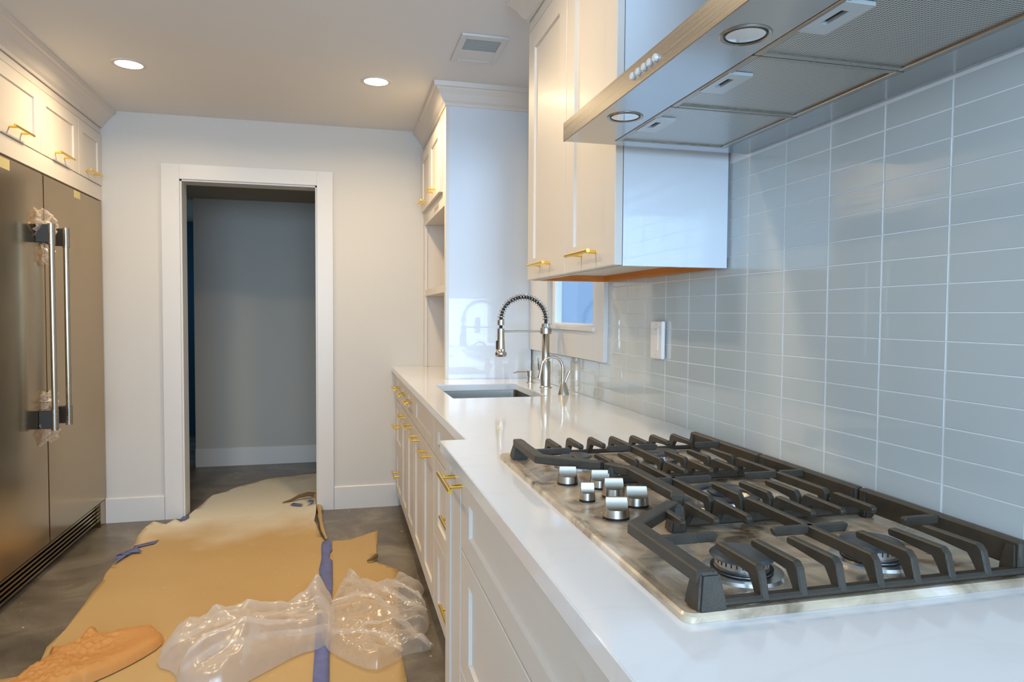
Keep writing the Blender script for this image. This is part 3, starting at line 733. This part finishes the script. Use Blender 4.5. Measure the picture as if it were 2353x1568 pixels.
for (x, y) in ((.575, 1.345), (.577, .912)):
    o = MB().lathe((x, y, HZ), [(.0275, -.0005), (.033, -.0005), (.036, -.002), (.0375, -.0005), (.0375, .001)], 32, False)
    o = o.obj('hood_lamp', 'steel', hd, smooth=True)
    MB().lathe((x, y, HZ), [(.0, -.0012), (.018, -.0012), (.0285, -.0005), (.0285, .001)], 32).obj('lens', 'lens', o, smooth=True)
    MB().lathe((x, y, HZ), [(.0285, -.0013), (.0305, -.0018), (.0315, -.0010)], 32, False).obj('lens_ring', 'dark', o, smooth=True)
for k, y in enumerate((1.170, 1.146, 1.122, 1.100, 1.078)):
    b = MB(); b.tube([(HX-.001, y, HZ+.020), (HX-.006, y, HZ+.020), (HX-.0075, y, HZ+.020)], [.0068, .0068, .0055], 16); b.obj('button', 'button', hd, smooth=True)

# ================================================================ UPPER CABINET (right)
UX, UD, UY0, UY1, UZ = .707, .685, 1.658, 2.500, 1.381
uc = thing('wall_cabinet', 'white glossy two-door wall cabinet between the hood and the sink window', 'cabinet', ((UX+XW)/2, 2.08, UZ))
MB().box(UX, XW-.008, UY0, UY0+.018, UZ, 2.36).obj('side_panel', 'cabside', uc)
MB().box(UX, XW-.008, UY1-.018, UY1, UZ, 2.36).obj('side_panel', 'cab', uc)
MB().box(UX, XW-.010, UY0+.018, UY1-.018, UZ+.022, 2.36).obj('body', 'under', uc)
b = MB(); b.box(UX, UX+.018, UY0+.018, UY1-.018, UZ, UZ+.022); b.obj('front_lip', 'under', uc)
b = MB(); b.box(.982, XW-.010, UY0+.018, UY1-.018, UZ, UZ+.0215); b.box(UX+.018, .982, UY1-.0225, UY1-.018, UZ, UZ+.0215)
b.obj('plywood_lip', 'wood', uc)
d1 = shaker(uc, -1, UD, UY0+.001, 2.058, UZ+.002, 2.288, 'door', .074, .074); pull(d1, -1, UD, 1.852, UZ+.046)
d2 = shaker(uc, -1, UD, 2.062, UY1-.001, UZ+.002, 2.288, 'door', .074, .074); pull(d2, -1, UD, 2.275, UZ+.046)
MB().box(UD+.002, UX, UY0, UY1, 2.291, 2.345).obj('frieze', 'cab', uc)
def crown_prof(s, x):   # profile points (x,z) from cabinet face x going outwards by s
    return [(x, ZC-.001), (x, ZC-.118), (x+s*.010, ZC-.118), (x+s*.012, ZC-.098), (x+s*.026, ZC-.085), (x+s*.048, ZC-.052), (x+s*.066, ZC-.034), (x+s*.070, ZC-.026), (x+s*.082, ZC-.024), (x+s*.086, ZC-.001)]
def crown_run(name, path, m, prof_out, parent):
    """sweep profile (out,z) along 2D path, outward = left normal"""
    b = MB(); P = [Vector(p) for p in path]; rings = []
    for i, p in enumerate(P):
        if i == 0: d = (P[1]-P[0]).normalized(); nn = Vector((-d.y, d.x)); k = 1
        elif i == len(P)-1: d = (P[-1]-P[-2]).normalized(); nn = Vector((-d.y, d.x)); k = 1
        else:
            d1 = (P[i]-P[i-1]).normalized(); d2_ = (P[i+1]-P[i]).normalized(); n1 = Vector((-d1.y, d1.x)); n2 = Vector((-d2_.y, d2_.x)); nn = (n1+n2).normalized(); k = 1/nn.dot(n1)
        rings.append([b.bm.verts.new((p.x+nn.x*o*k, p.y+nn.y*o*k, z)) for o, z in prof_out])
    n = len(prof_out)
    for A, B in zip(rings, rings[1:]):
        for i in range(n): b.bm.faces.new((A[i], A[(i+1) % n], B[(i+1) % n], B[i]))
    b.bm.faces.new(rings[0]); b.bm.faces.new(rings[-1][::-1])
    return b.obj(name, m, parent)
CP = [(0, ZC-.0005), (0, ZC-.105), (.006, ZC-.105), (.008, ZC-.092), (.020, ZC-.082), (.038, ZC-.052), (.054, ZC-.034), (.058, ZC-.026), (.068, ZC-.024), (.072, ZC-.0005)]
# outward = left normal of the travel direction
crown_run('crown_moulding', [(XW-.01, UY1+.000), (UD, UY1), (UD, UY0), (XW-.01, UY0)][::-1], 'cab', CP, uc)

# ================================================================ TALL HUTCH CABINET (far right)
TX, TYN = .541, 3.585
hu = thing('hutch_cabinet', 'white hutch standing on the far end of the counter, open shelves below two doors', 'cabinet', ((TX+XW)/2, 4.06, .914))
MB().box(TX+.018, XW-.008, TYN, TYN+.019, .9145, 2.36).obj('side_panel', 'cabside', hu)
MB().box(TX+.018, XW-.008, 4.50, 4.544, .9145, 2.36).obj('side_panel', 'cab', hu)
MB().box(XW-.03, XW-.009, TYN+.02, 4.50, .9145, 2.36).obj('back_panel', 'cab', hu)
b = MB(); b.box(TX, TX+.018, TYN, TYN+.045, .9145, 2.36); b.box(TX, TX+.018, 4.49, 4.544, .9145, 2.36); b.box(TX, TX+.018, TYN+.045, 4.49, 1.825, 1.925); b.box(TX, TX+.018, TYN+.045, 4.49, 2.26, 2.36)
b.obj('face_frame', 'cab', hu)
MB().box(TX+.001, XW-.031, TYN+.020, 4.499, 1.850, 2.36).obj('upper_box', 'cab', hu)
MB().box(TX+.019, XW-.031, TYN+.020, 4.499, 1.83, 1.849).obj('cabinet_floor', 'cab', hu)
MB().box(TX+.004, XW-.031, TYN+.020, 4.50, 1.372, 1.410).obj('shelf', 'cab', hu)
for y0, y1 in ((3.690, 4.092), (4.096, 4.500)):
    d = shaker(hu, -1, TX-.020, y0, y1, 1.906, 2.275, 'door', .065, .065); pull(d, -1, TX-.020, (y0+y1)/2, 1.945, .16, .10)
crown_run('crown_moulding', [(XW-.01, TYN), (TX, TYN), (TX, 4.544)], 'cab', CP, hu)

# ================================================================ REFRIGERATOR + CABINETS ABOVE (left)
FXX = -1.34
fr = thing('refrigerator', 'wide built-in stainless refrigerator with two tall doors and long bar handles', 'refrigerator', (-1.67, 3.70, 0))
MB().box(-1.99, FXX-.055, 2.84, 4.535, .0, 1.895).obj('body', 'dark', fr)
for i, (y0, y1, hy) in enumerate(((2.845, 3.700, 3.615), (3.705, 4.528, 3.790))):
    d = MB().box(FXX-.05, FXX, y0, y1, .150, 1.898, .004, 2).obj('door', 'fridge', fr, smooth=True)
    xb = FXX+.062
    b = MB(); b.tube([(xb, hy, .715), (xb, hy, 1.652)], .0125, 18); hb = b.obj('handle', 'nickel', d, smooth=True)
    for z0, z1 in ((.705, .80), (1.565, 1.66)):
        MB().tube([(xb, hy, z0), (xb, hy, z1)], .0155, 18).obj('handle', 'steel', d, smooth=True)
        MB().box(FXX, xb-.008, hy-.012, hy+.012, z0+.008, z1-.004, .002).obj('bracket', 'dark', d)
b = MB(); b.box(FXX-.075, FXX-.055, 2.85, 4.50, .004, .146); b.obj('kick_plate', 'dark', fr)
for k in range(6):
    z = .022+k*.022
    MB().prism([(FXX-.052, z), (FXX-.030, z+.004), (FXX-.030, z+.015), (FXX-.052, z+.012)], 'Y', 2.855, 4.44).obj('grille_slat', 'fridge', fr)
MB().box(FXX-.05, FXX-.006, 4.445, 4.530, .0, .144).obj('end_cap', 'fridge', fr)
def tape_patch(y0, y1, z0, z1, sk):
    b = MB(); x = FXX+.0006
    b._add([(x, y0, z0), (x, y1, z0+sk), (x, y1, z1+sk), (x, y0, z1), (x+.0006, y0, z0), (x+.0006, y1, z0+sk), (x+.0006, y1, z1+sk), (x+.0006, y0, z1)],
           [(0, 1, 2, 3), (4, 5, 6, 7), (0, 1, 5, 4), (1, 2, 6, 5), (2, 3, 7, 6), (3, 0, 4, 7)])
    return b.obj('masking_tape', 'mtape', fr)
tape_patch(4.09, 4.18, 1.855, 1.893, .0); tape_patch(3.20, 3.36, 1.845, 1.89, .0)
# crumpled clear film left on the handle ends
def film(y, z, sy, sz, seed, nm='plastic_film'):
    b = MB(); n = 14; V = {}
    for i in range(n+1):
        for j in range(n+1):
            u = i/n*2-1; v = j/n*2-1; q = noise.noise(Vector((u*2.3+seed, v*2.3, seed)))
            rr = 1+.35*noise.noise(Vector((u*3, v*3, seed+5)))
            V[i, j] = b.bm.verts.new((FXX+.004+.035*max(0, 1-.5*(u*u+v*v))*(.7+q)+.010*noise.noise(Vector((u*9, v*9, seed))), y+u*sy*rr, z+v*sz*rr))
    for i in range(n):
        for j in range(n): b.bm.faces.new((V[i, j], V[i+1, j], V[i+1, j+1], V[i, j+1]))
    return b.obj(nm, 'plastic', fr)
film(3.69, 1.66, .11, .065, 1.3); film(3.70, 1.52, .06, .05, 3.1); film(3.69, .83, .08, .05, 4.4); film(3.70, .685, .10, .045, 6.2)

fc = thing('overhead_cabinet', 'row of short white cabinets above the refrigerator with brass pulls', 'cabinet', (-1.67, 3.65, 1.905))
b = MB(); b.box(-1.99, FXX-.021, 2.715, 4.545, 1.906, 2.434-.001); b.obj('body', 'cab', fc)
MB().box(FXX-.021, FXX-.001, 2.715, 4.545, 1.906, 1.988, .001).obj('bottom_rail', 'cab', fc)
MB().box(FXX-.021, FXX-.004, 2.715, 4.545, 2.294, 2.36).obj('frieze', 'cab', fc)
for y0, y1 in ((2.718, 3.200), (3.204, 3.686), (3.690, 4.172), (4.176, 4.543)):
    d = shaker(fc, 1, FXX, y0, y1, 1.992, 2.290, 'door', .066, .060); pull(d, 1, FXX, (y0+y1)/2-.02, 2.032)
crown_run('crown_moulding', [(FXX, 4.545), (FXX, 2.7), (-1.995, 2.7)], 'cab', [(o*1.15, ZC-(ZC-z)*1.0) for o, z in CP], fc)
sp2 = thing('end_panel', 'tall white panel closing the near side of the refrigerator', 'panel', (-1.67, 2.72, 0))
MB().box(-1.99, FXX-.021, 2.695, 2.714, 0, 2.32).obj('panel', 'cab', sp2)

# ================================================================ CEILING FIXTURES
for i, (x, y) in enumerate(LAMPS):
    lab = ['lit recessed ceiling downlight beside the refrigerator cabinets, near the doorway wall', 'lit recessed ceiling downlight in mid ceiling, left of the square vent',
           'left recessed ceiling downlight of the pair nearer the camera', 'right recessed ceiling downlight of the pair nearer the camera'][i]
    t = thing('ceiling_light', lab, 'ceiling light', (x, y, ZC), 'recessed ceiling lights')
    MB().lathe((x, y, ZC), [(.060, -.004), (.070, -.005), (.078, -.002), (.079, -.0005)], 36, False).obj('trim_ring', 'trim', t, smooth=True)
    MB().lathe((x, y, ZC), [(0, -.002), (.060, -.002)], 36, False).obj('lens', 'lamp', t)
vt = thing('ceiling_vent', 'square white ceiling vent with grey louvres', 'vent', (.607, 3.06, ZC))
b = MB()
for a in ((.506, .532, 2.905, 3.225), (.684, .708, 2.905, 3.225), (.532, .684, 2.905, 2.945), (.532, .684, 3.190, 3.225)):
    b.box(a[0], a[1], a[2], a[3], ZC-.010, ZC-.0005, .001)
b.obj('frame', 'trim', vt)
MB().box(.532, .684, 3.068, 3.190, ZC-.008, ZC-.001).obj('cover_plate', 'trim', vt)
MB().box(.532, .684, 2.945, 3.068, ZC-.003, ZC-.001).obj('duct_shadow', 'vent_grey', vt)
for k in range(6):
    y = 2.952+k*.019
    MB().prism([(y, ZC-.004), (y+.010, ZC-.009), (y+.012, ZC-.008), (y+.002, ZC-.003)], 'X', .533, .683).obj('louvre', 'vent_grey', vt)
# wall switch
sw = thing('wall_switch', 'white vertical switch plate on the tiles under the wall cabinet', 'switch', (XW-.006, 2.055, 1.175))
MB().box(XW-.018, XW-.0065, 2.014, 2.096, 1.115, 1.235, .002, 2).obj('plate', 'plate', sw)
MB().box(XW-.0205, XW-.018, 2.038, 2.072, 1.140, 1.212, .001).obj('rocker', 'plate', sw)
MB().box(XW-.0212, XW-.0205, 2.047, 2.063, 1.207, 1.2085).obj('marker_slot', 'vent_grey', sw)
b = MB(); b.tube([(XW-.0185, 2.055, 1.1265), (XW-.0175, 2.055, 1.1265)], .0022, 8); b.obj('screw', 'vent_grey', sw)
b = MB(); b.tube([(XW-.0185, 2.055, 1.2235), (XW-.0175, 2.055, 1.2235)], .0022, 8); b.obj('screw', 'vent_grey', sw)

# ================================================================ FLOOR COVERINGS
def sheet(name, outline, m, z=.003, thick=.0012, amp=.003, cell=.05, seed=0, curl=None):
    """thin sheet cut to outline, gently buckled"""
    b = MB(); bm = b.bm
    vsx = [bm.verts.new((x, y, 0)) for x, y in outline]
    f = bm.faces.new(vsx)
    f.normal_update()
    bmesh.ops.triangulate(bm, faces=[f])
    x0 = min(p[0] for p in outline); x1 = max(p[0] for p in outline); y0 = min(p[1] for p in outline); y1 = max(p[1] for p in outline)
    x = x0+cell
    while x < x1:
        bmesh.ops.bisect_plane(bm, geom=bm.verts[:]+bm.edges[:]+bm.faces[:], plane_co=(x, 0, 0), plane_no=(1, 0, 0)); x += cell
    y = y0+cell
    while y < y1:
        bmesh.ops.bisect_plane(bm, geom=bm.verts[:]+bm.edges[:]+bm.faces[:], plane_co=(0, y, 0), plane_no=(0, 1, 0)); y += cell
    for v in bm.verts:
        q = noise.noise(Vector((v.co.x*3.1, v.co.y*2.0, seed))); q2 = noise.noise(Vector((v.co.x*11, v.co.y*9, seed+3)))
        v.co.z = z+amp*max(0, q+.35)+amp*.35*max(0, q2)
        if curl:
            v.co.z += curl(v.co.x, v.co.y)
    o = b.obj(name, m, smooth=True, auto=False)
    md = o.modifiers.new('thickness', 'SOLIDIFY'); md.thickness = thick; md.offset = -1
    return o
def jag(p, q, n, a, seed):
    r = random.Random(seed); out = []
    for i in range(n):
        t = i/n; out.append((p[0]+(q[0]-p[0])*t+r.uniform(-a, a), p[1]+(q[1]-p[1])*t+r.uniform(-a, a)))
    return out
left = jag((-1.045, 1.3), (-1.048, 2.76), 6, .006, 1)+jag((-1.048, 2.76), (-1.063, 3.39), 5, .010, 2)+jag((-1.063, 3.39), (-1.085, 3.80), 5, .012, 3)+jag((-1.085, 3.80), (-1.05, 4.05), 3, .015, 4)+[(-1.075, 4.30), (-1.06, 4.42), (-.985, 4.38), (-.96, 4.50), (-.915, 4.44), (-.905, 4.56), (-.89, 4.72)]
far = jag((-.89, 4.72), (-.86, 5.05), 3, .02, 5)+jag((-.86, 5.05), (-.50, 5.50), 4, .03, 6)+jag((-.50, 5.5), (-.13, 5.60), 3, .02, 16)+[(-.13, 5.60), (-.14, 4.80)]
right = jag((-.145, 4.66), (-.135, 4.05), 4, .006, 7)+[(-.10, 3.98), (-.07, 3.88)]+jag((-.062, 3.85), (-.060, 1.3), 4, .002, 8)
def curlA(x, y):
    c = 0
    if -.20 < x and 4.0 < y < 4.8: c += .035*max(0, (x+.20)/.07)*min(1, (y-4.0)/.2)
    if x < -.9 and 4.15 < y < 4.6: c += .02*max(0, (-.9-x)/.15)
    return min(c, .04)
tag(sheet('kraft_paper', left+far+right, 'paper', amp=.003, curl=curlA), 'wide tan kraft paper covering the floor left of the blue tape', 'floor paper', 'floor protection paper')
outB = [(-.062, 1.3), (-.062, 3.86)]+[(-.03, 3.90), (.02, 3.89), (.069, 3.905), (.13, 3.95), (.219, 4.03), (.20, 3.80), (.179, 3.51), (.21, 3.47), (.284, 3.376), (.262, 3.12), (.240, 2.872), (.222, 2.522), (.222, 2.33), (.20, 1.3)]
curlB = None
tag(sheet('kraft_paper', outB[::-1], 'paper2', z=.0015, amp=.003, seed=9, curl=curlB), 'narrow torn tan kraft paper sheet right of the blue tape', 'floor paper', 'floor protection paper')
b = MB(); b.tube([(.135, 3.50, .014), (.16, 3.505, .022), (.182, 3.53, .028), (.192, 3.56, .020)], [.004, .010, .012, .003], 7)
tag(b.obj('torn_paper', 'torn', smooth=True), 'dark curled torn corner of the right kraft paper sheet', 'paper')
outC = [(-1.9, 1.5), (-1.06, 1.5), (-1.0, 2.60), (-1.04, 2.66), (-1.25, 2.62), (-1.5, 2.45), (-1.9, 2.3)]
tag(sheet('kraft_paper', outC, 'paper2', z=.0085, amp=.004, seed=15), 'loose tan paper corner at the bottom left by the refrigerator', 'floor paper', 'floor protection paper')
# blue tape
def tape(name, outline, label, z=.0085, amp=.0015, seed=2):
    return tag(sheet(name, outline, 'tape', z=z, thick=.0005, amp=amp, cell=.04, seed=seed), label, 'tape', 'blue masking tape on the floor paper')
rr = random.Random(5)
ol = [(-.092, 1.3), (-.089, 2.4), (-.090, 2.69), (-.086, 3.0), (-.084, 3.26), (-.096, 3.45), (-.088, 3.60), (-.094, 3.80), (-.090, 3.87), (-.062, 3.885), (-.040, 3.86), (-.036, 3.72), (-.048, 3.68), (-.050, 3.60), (-.034, 3.56), (-.030, 3.25), (-.038, 2.69), (-.035, 2.4), (-.036, 1.3)]
tape('masking_tape', ol[::-1], 'long torn strip of blue tape joining the two paper sheets')
tape('masking_tape', [(-1.062, 4.02), (-1.055, 3.985), (-.965, 4.04), (-.955, 4.10)], 'short blue tape piece at the paper edge near the refrigerator foot', z=.010)
tape('masking_tape', [(-1.085, 3.80), (-1.075, 3.74), (-1.05, 3.86), (-1.035, 3.90), (-.99, 3.90), (-1.04, 3.985), (-1.075, 3.90), (-1.10, 3.86)], 'crumpled dark blue tape scrap hanging over the left paper edge', z=.012, amp=.012)
tape('masking_tape', [(-.925, 4.47), (-.90, 4.46), (-.885, 4.52), (-.90, 4.58), (-.925, 4.56)], 'small blue tape scrap at the foot of the left door casing', z=.012, amp=.008)
tape('masking_tape', [(-.31, 4.66), (-.24, 4.62), (-.225, 4.65), (-.29, 4.70)], 'small blue tape scrap on dusty paper left of the curled edge', z=.012, amp=.004)
tape('masking_tape', [(-.20, 4.62), (-.165, 4.60), (-.16, 4.66), (-.19, 4.68)], 'tiny blue tape scrap right beside the curled edge', z=.030, amp=.004)
# rolled torn paper edge at the right of the doorway
b = MB(); P = []
rd = random.Random(3)
for i in range(26):
    t = i/25; y = 4.80-.90*t; x = -.150+.075*t+.006*math.sin(7*t); P.append((x, y, .020+.012*(1-t)+.006*math.sin(13*t)))
b.tube(P, [.018*(1-.55*i/25)*(1+.15*math.sin(i)) for i in range(26)], 9)
tag(b.obj('rolled_paper', 'paper2', smooth=True), 'rolled up torn edge of kraft paper at the right door casing', 'paper')
b = MB(); P = [(-.150, 4.79, .035), (-.20, 4.81, .040), (-.26, 4.80, .030), (-.31, 4.76, .016), (-.36, 4.73, .012)]
b.tube(P, [.016, .014, .012, .008, .003], 8)
tag(b.obj('torn_paper', 'torn', smooth=True), 'dark curled strip of torn paper lying in the doorway', 'paper')

def inside(p, poly):
    c = False; n = len(poly); x, y = p
    for i in range(n):
        x1, y1 = poly[i]; x2, y2 = poly[(i+1) % n]
        if (y1 > y) != (y2 > y) and x < (x2-x1)*(y-y1)/(y2-y1)+x1: c = not c
    return c
def edge_d(p, poly):
    d = 9; n = len(poly)
    for i in range(n):
        a = Vector(poly[i]); q = Vector(poly[(i+1) % n]); ab = q-a; t = max(0, min(1, (Vector(p)-a).dot(ab)/ab.length_squared)); d = min(d, (Vector(p)-(a+ab*t)).length)
    return d
def near_pt(p, poly):
    best = None; d = 9; n = len(poly)
    for i in range(n):
        a = Vector(poly[i]); q = Vector(poly[(i+1) % n]); ab = q-a; t = max(0, min(1, (Vector(p)-a).dot(ab)/ab.length_squared)); c = a+ab*t
        if (Vector(p)-c).length < d: d = (Vector(p)-c).length; best = c
    return best
def smooth_poly(poly, it=2):
    for _ in range(it):
        o = []
        for i in range(len(poly)):
            a = poly[i]; b = poly[(i+1) % len(poly)]
            o += [(a[0]*.75+b[0]*.25, a[1]*.75+b[1]*.25), (a[0]*.25+b[0]*.75, a[1]*.25+b[1]*.75)]
        poly = o
    return poly
def blob(name, poly, m, hfun, cell=.01, z0=.01, smooth=True, parent=None, warp=.3):
    xs_ = [p[0] for p in poly]; ys_ = [p[1] for p in poly]; mx, my = min(xs_)-cell, min(ys_)-cell
    nx = int((max(xs_)-mx)/cell)+3; ny = int((max(ys_)-my)/cell)+3
    b = MB(); V = {}
    for i in range(nx):
        for j in range(ny):
            p = (mx+i*cell, my+j*cell); d = edge_d(p, poly); ins = inside(p, poly)
            if not ins and d > .75*cell: continue
            if d < .75*cell:
                q = near_pt(p, poly); V[i, j] = b.bm.verts.new((q.x, q.y, z0+hfun(q.x, q.y, 0)))
            else:
                V[i, j] = b.bm.verts.new((p[0]+warp*cell*noise.noise(Vector((i*.7, j*.7, 1))), p[1]+warp*cell*noise.noise(Vector((i*.7, j*.7, 9))), z0+hfun(p[0], p[1], d)))
    for i in range(nx):
        for j in range(ny):
            k = [(i, j), (i+1, j), (i+1, j+1), (i, j+1)]
            if all(q in V for q in k): b.bm.faces.new([V[q] for q in k])
    bmesh.ops.dissolve_degenerate(b.bm, dist=.0005, edges=b.bm.edges[:])
    return b.obj(name, m, parent, smooth=smooth, auto=False)
def ridged(x, y, s, seed):
    v = 0; a = 1
    for k in range(4):
        v += a*(1-abs(noise.noise(Vector((x*s, y*s, seed+k*7))))*2.0); s *= 2.05; a *= .48
    return v/2
# crumpled orange paper
ragp = smooth_poly([(-1.12, 2.40), (-1.06, 2.56), (-1.05, 2.68), (-1.00, 2.74), (-1.045, 2.87), (-.995, 2.80), (-.975, 2.83), (-.97, 2.79), (-.945, 2.84), (-.94, 2.92), (-.905, 2.95), (-.89, 2.90), (-.85, 2.87), (-.83, 2.90), (-.77, 2.93), (-.72, 2.955), (-.685, 2.90), (-.65, 2.85), (-.645, 2.78), (-.70, 2.68), (-.78, 2.58), (-.88, 2.50), (-1.0, 2.36)], 1)
def rag_h(x, y, d):
    e = min(1, d/.05); e = math.sqrt(max(0, 1-(1-e)**2))
    rough = max(0, min(1, (-.78-x)/.12+.3))
    lump = .022*math.exp(-((x+.925)/.035)**2-((y-2.88)/.04)**2)
    return e*(.034+lump+.014*noise.noise(Vector((x*8, y*8, 2)))+rough*(.014*ridged(x, y, 26, 4)+.010*noise.noise(Vector((x*70, y*70, 3)))))
tag(blob('crumpled_paper', ragp, 'rag', rag_h, .007, .008), 'crumpled orange-brown packing paper lying at the lower left', 'paper')
# crumpled clear plastic
def facets(x, y, sc, seed, ax=1.0, rot=0.0):
    c, s_ = math.cos(rot), math.sin(rot); u, v = (x*c+y*s_), (-x*s_+y*c)*ax
    u += .12*noise.noise(Vector((x*3, y*3, seed))); v += .12*noise.noise(Vector((x*3, y*3, seed+9)))
    dd, _ = noise.voronoi(Vector((u*sc, v*sc, seed)))
    return dd[0]
plA = smooth_poly([(-.62, 2.72), (-.60, 2.80), (-.53, 2.88), (-.47, 2.93), (-.36, 2.93), (-.30, 2.90), (-.22, 2.96), (-.14, 3.05), (-.12, 3.22), (-.095, 3.24), (-.06, 3.10), (-.02, 3.02), (-.02, 2.86), (-.03, 2.70), (-.06, 2.62), (-.14, 2.60), (-.24, 2.50), (-.34, 2.40), (-.44, 2.38), (-.52, 2.44), (-.55, 2.56), (-.63, 2.62)], 1)
plB = smooth_poly([(-.06, 2.62), (-.08, 2.85), (-.03, 3.02), (.02, 3.25), (.06, 3.26), (.12, 3.10), (.21, 3.06), (.275, 3.30), (.30, 3.20), (.38, 3.10), (.345, 2.98), (.355, 2.84), (.35, 2.70), (.30, 2.60), (.335, 2.54), (.32, 2.50), (.24, 2.50), (.18, 2.44), (.11, 2.40), (.02, 2.50)], 1)
def pla(x, y, d):
    e = min(1, d/.08); e = math.sqrt(max(0, 1-(1-e)**2))
    bag = max(0, 1-((x+.40)/.25)**2-((y-2.66)/.28)**2)
    sp = math.exp(-((x+.095)/.03)**2-((y-3.08)/.16)**2)
    f = facets(x, y, 5.5, 3.0, 1.7, .5); g = facets(x, y, 13, 8.0, 1.3, 1.2)+.6*facets(x, y, 27, 12.0, 1.3, .2)
    fold = max(0, 1-abs((y-2.60)-(x+.30)*.55)/.05)+max(0, 1-abs((y-2.84)-(x+.30)*.25)/.035)
    return e*(.012+.060*bag+.070*f+.018*g+.045*sp+.030*fold*(x < -.02))
def plb(x, y, d):
    e = min(1, d/.07); e = math.sqrt(max(0, 1-(1-e)**2))
    f = facets(x, y, 4.6, 21.0, 2.0, -1.0); g = facets(x, y, 14, 28.0, 1.6, .4)+.6*facets(x, y, 27, 32.0, 1.3, .9)
    l1 = max(0, 1-abs((y-3.22)+(x-.04)*1.25)/.030); l2 = max(0, 1-abs((y-2.62)-(x-.1)*.3)/.03)
    return e*(.008+.058*f+.018*g+.045*l1+.02*l2)
pa = tag(blob('plastic_sheet', plA, 'plastic3', pla, .0075, .010, warp=.1), 'bunched translucent plastic sheeting over the blue tape', 'plastic sheet', 'discarded clear plastic sheeting')
pb = tag(blob('plastic_sheet', plB, 'plastic', plb, .0075, .014, warp=.1), 'thin spread clear plastic sheeting beside the drawer cabinet', 'plastic sheet', 'discarded clear plastic sheeting')
def fold(parent, pts, wd, h, seed):
    """a doubled-over fold of film lying across the heap"""
    P = []
    for a, b_ in zip(pts, pts[1:]):
        for k in range(8): t = k/8; P.append(Vector(a).lerp(Vector(b_), t))
    P.append(Vector(pts[-1])); b = MB(); rows = []
    for i, p in enumerate(P):
        d = (P[min(i+1, len(P)-1)]-P[max(i-1, 0)]); d.z = 0; d.normalize(); n = Vector((-d.y, d.x, 0)); w_ = wd*(.55+.5*abs(math.sin(i*.23+seed)))*(1 if 2 < i < len(P)-3 else .5)
        p = p+n*.010*noise.noise(p*9+Vector((seed, 0, 0)))
        rows.append([b.bm.verts.new(p+n*w_*(q/4-.5)+Vector((0, 0, h*(1-abs(q/4-.5)*2)**1.3+.004*noise.noise(p*22+Vector((q, seed, 0)))))) for q in range(5)])
    for A, B in zip(rows, rows[1:]):
        for q in range(4): b.bm.faces.new((A[q], A[q+1], B[q+1], B[q]))
    return b.obj('fold', 'plastic2', parent, smooth=True, auto=False)
fold(pa, [(-.60, 2.68, .05), (-.48, 2.74, .085), (-.36, 2.76, .10), (-.24, 2.80, .075), (-.10, 2.86, .06)], .05, .016, 1)
fold(pa, [(-.52, 2.50, .04), (-.40, 2.56, .09), (-.26, 2.60, .085), (-.12, 2.66, .06), (-.04, 2.70, .05)], .055, .018, 2)
fold(pa, [(-.33, 2.45, .06), (-.30, 2.62, .10), (-.33, 2.78, .10), (-.45, 2.86, .06)], .035, .016, 3)
fold(pa, [(-.10, 3.20, .03), (-.085, 3.02, .085), (-.06, 2.86, .08), (-.035, 2.66, .05)], .045, .02, 4)
fold(pb, [(.02, 3.24, .025), (.12, 3.12, .055), (.22, 2.98, .055), (.35, 2.80, .03)], .045, .014, 5)
fold(pb, [(-.03, 2.92, .05), (.08, 2.98, .06), (.16, 2.92, .06), (.22, 2.74, .05), (.33, 2.52, .02)], .04, .014, 6)
fold(pb, [(-.03, 2.68, .04), (.08, 2.64, .05), (.18, 2.58, .05), (.22, 2.50, .02)], .04, .014, 7)
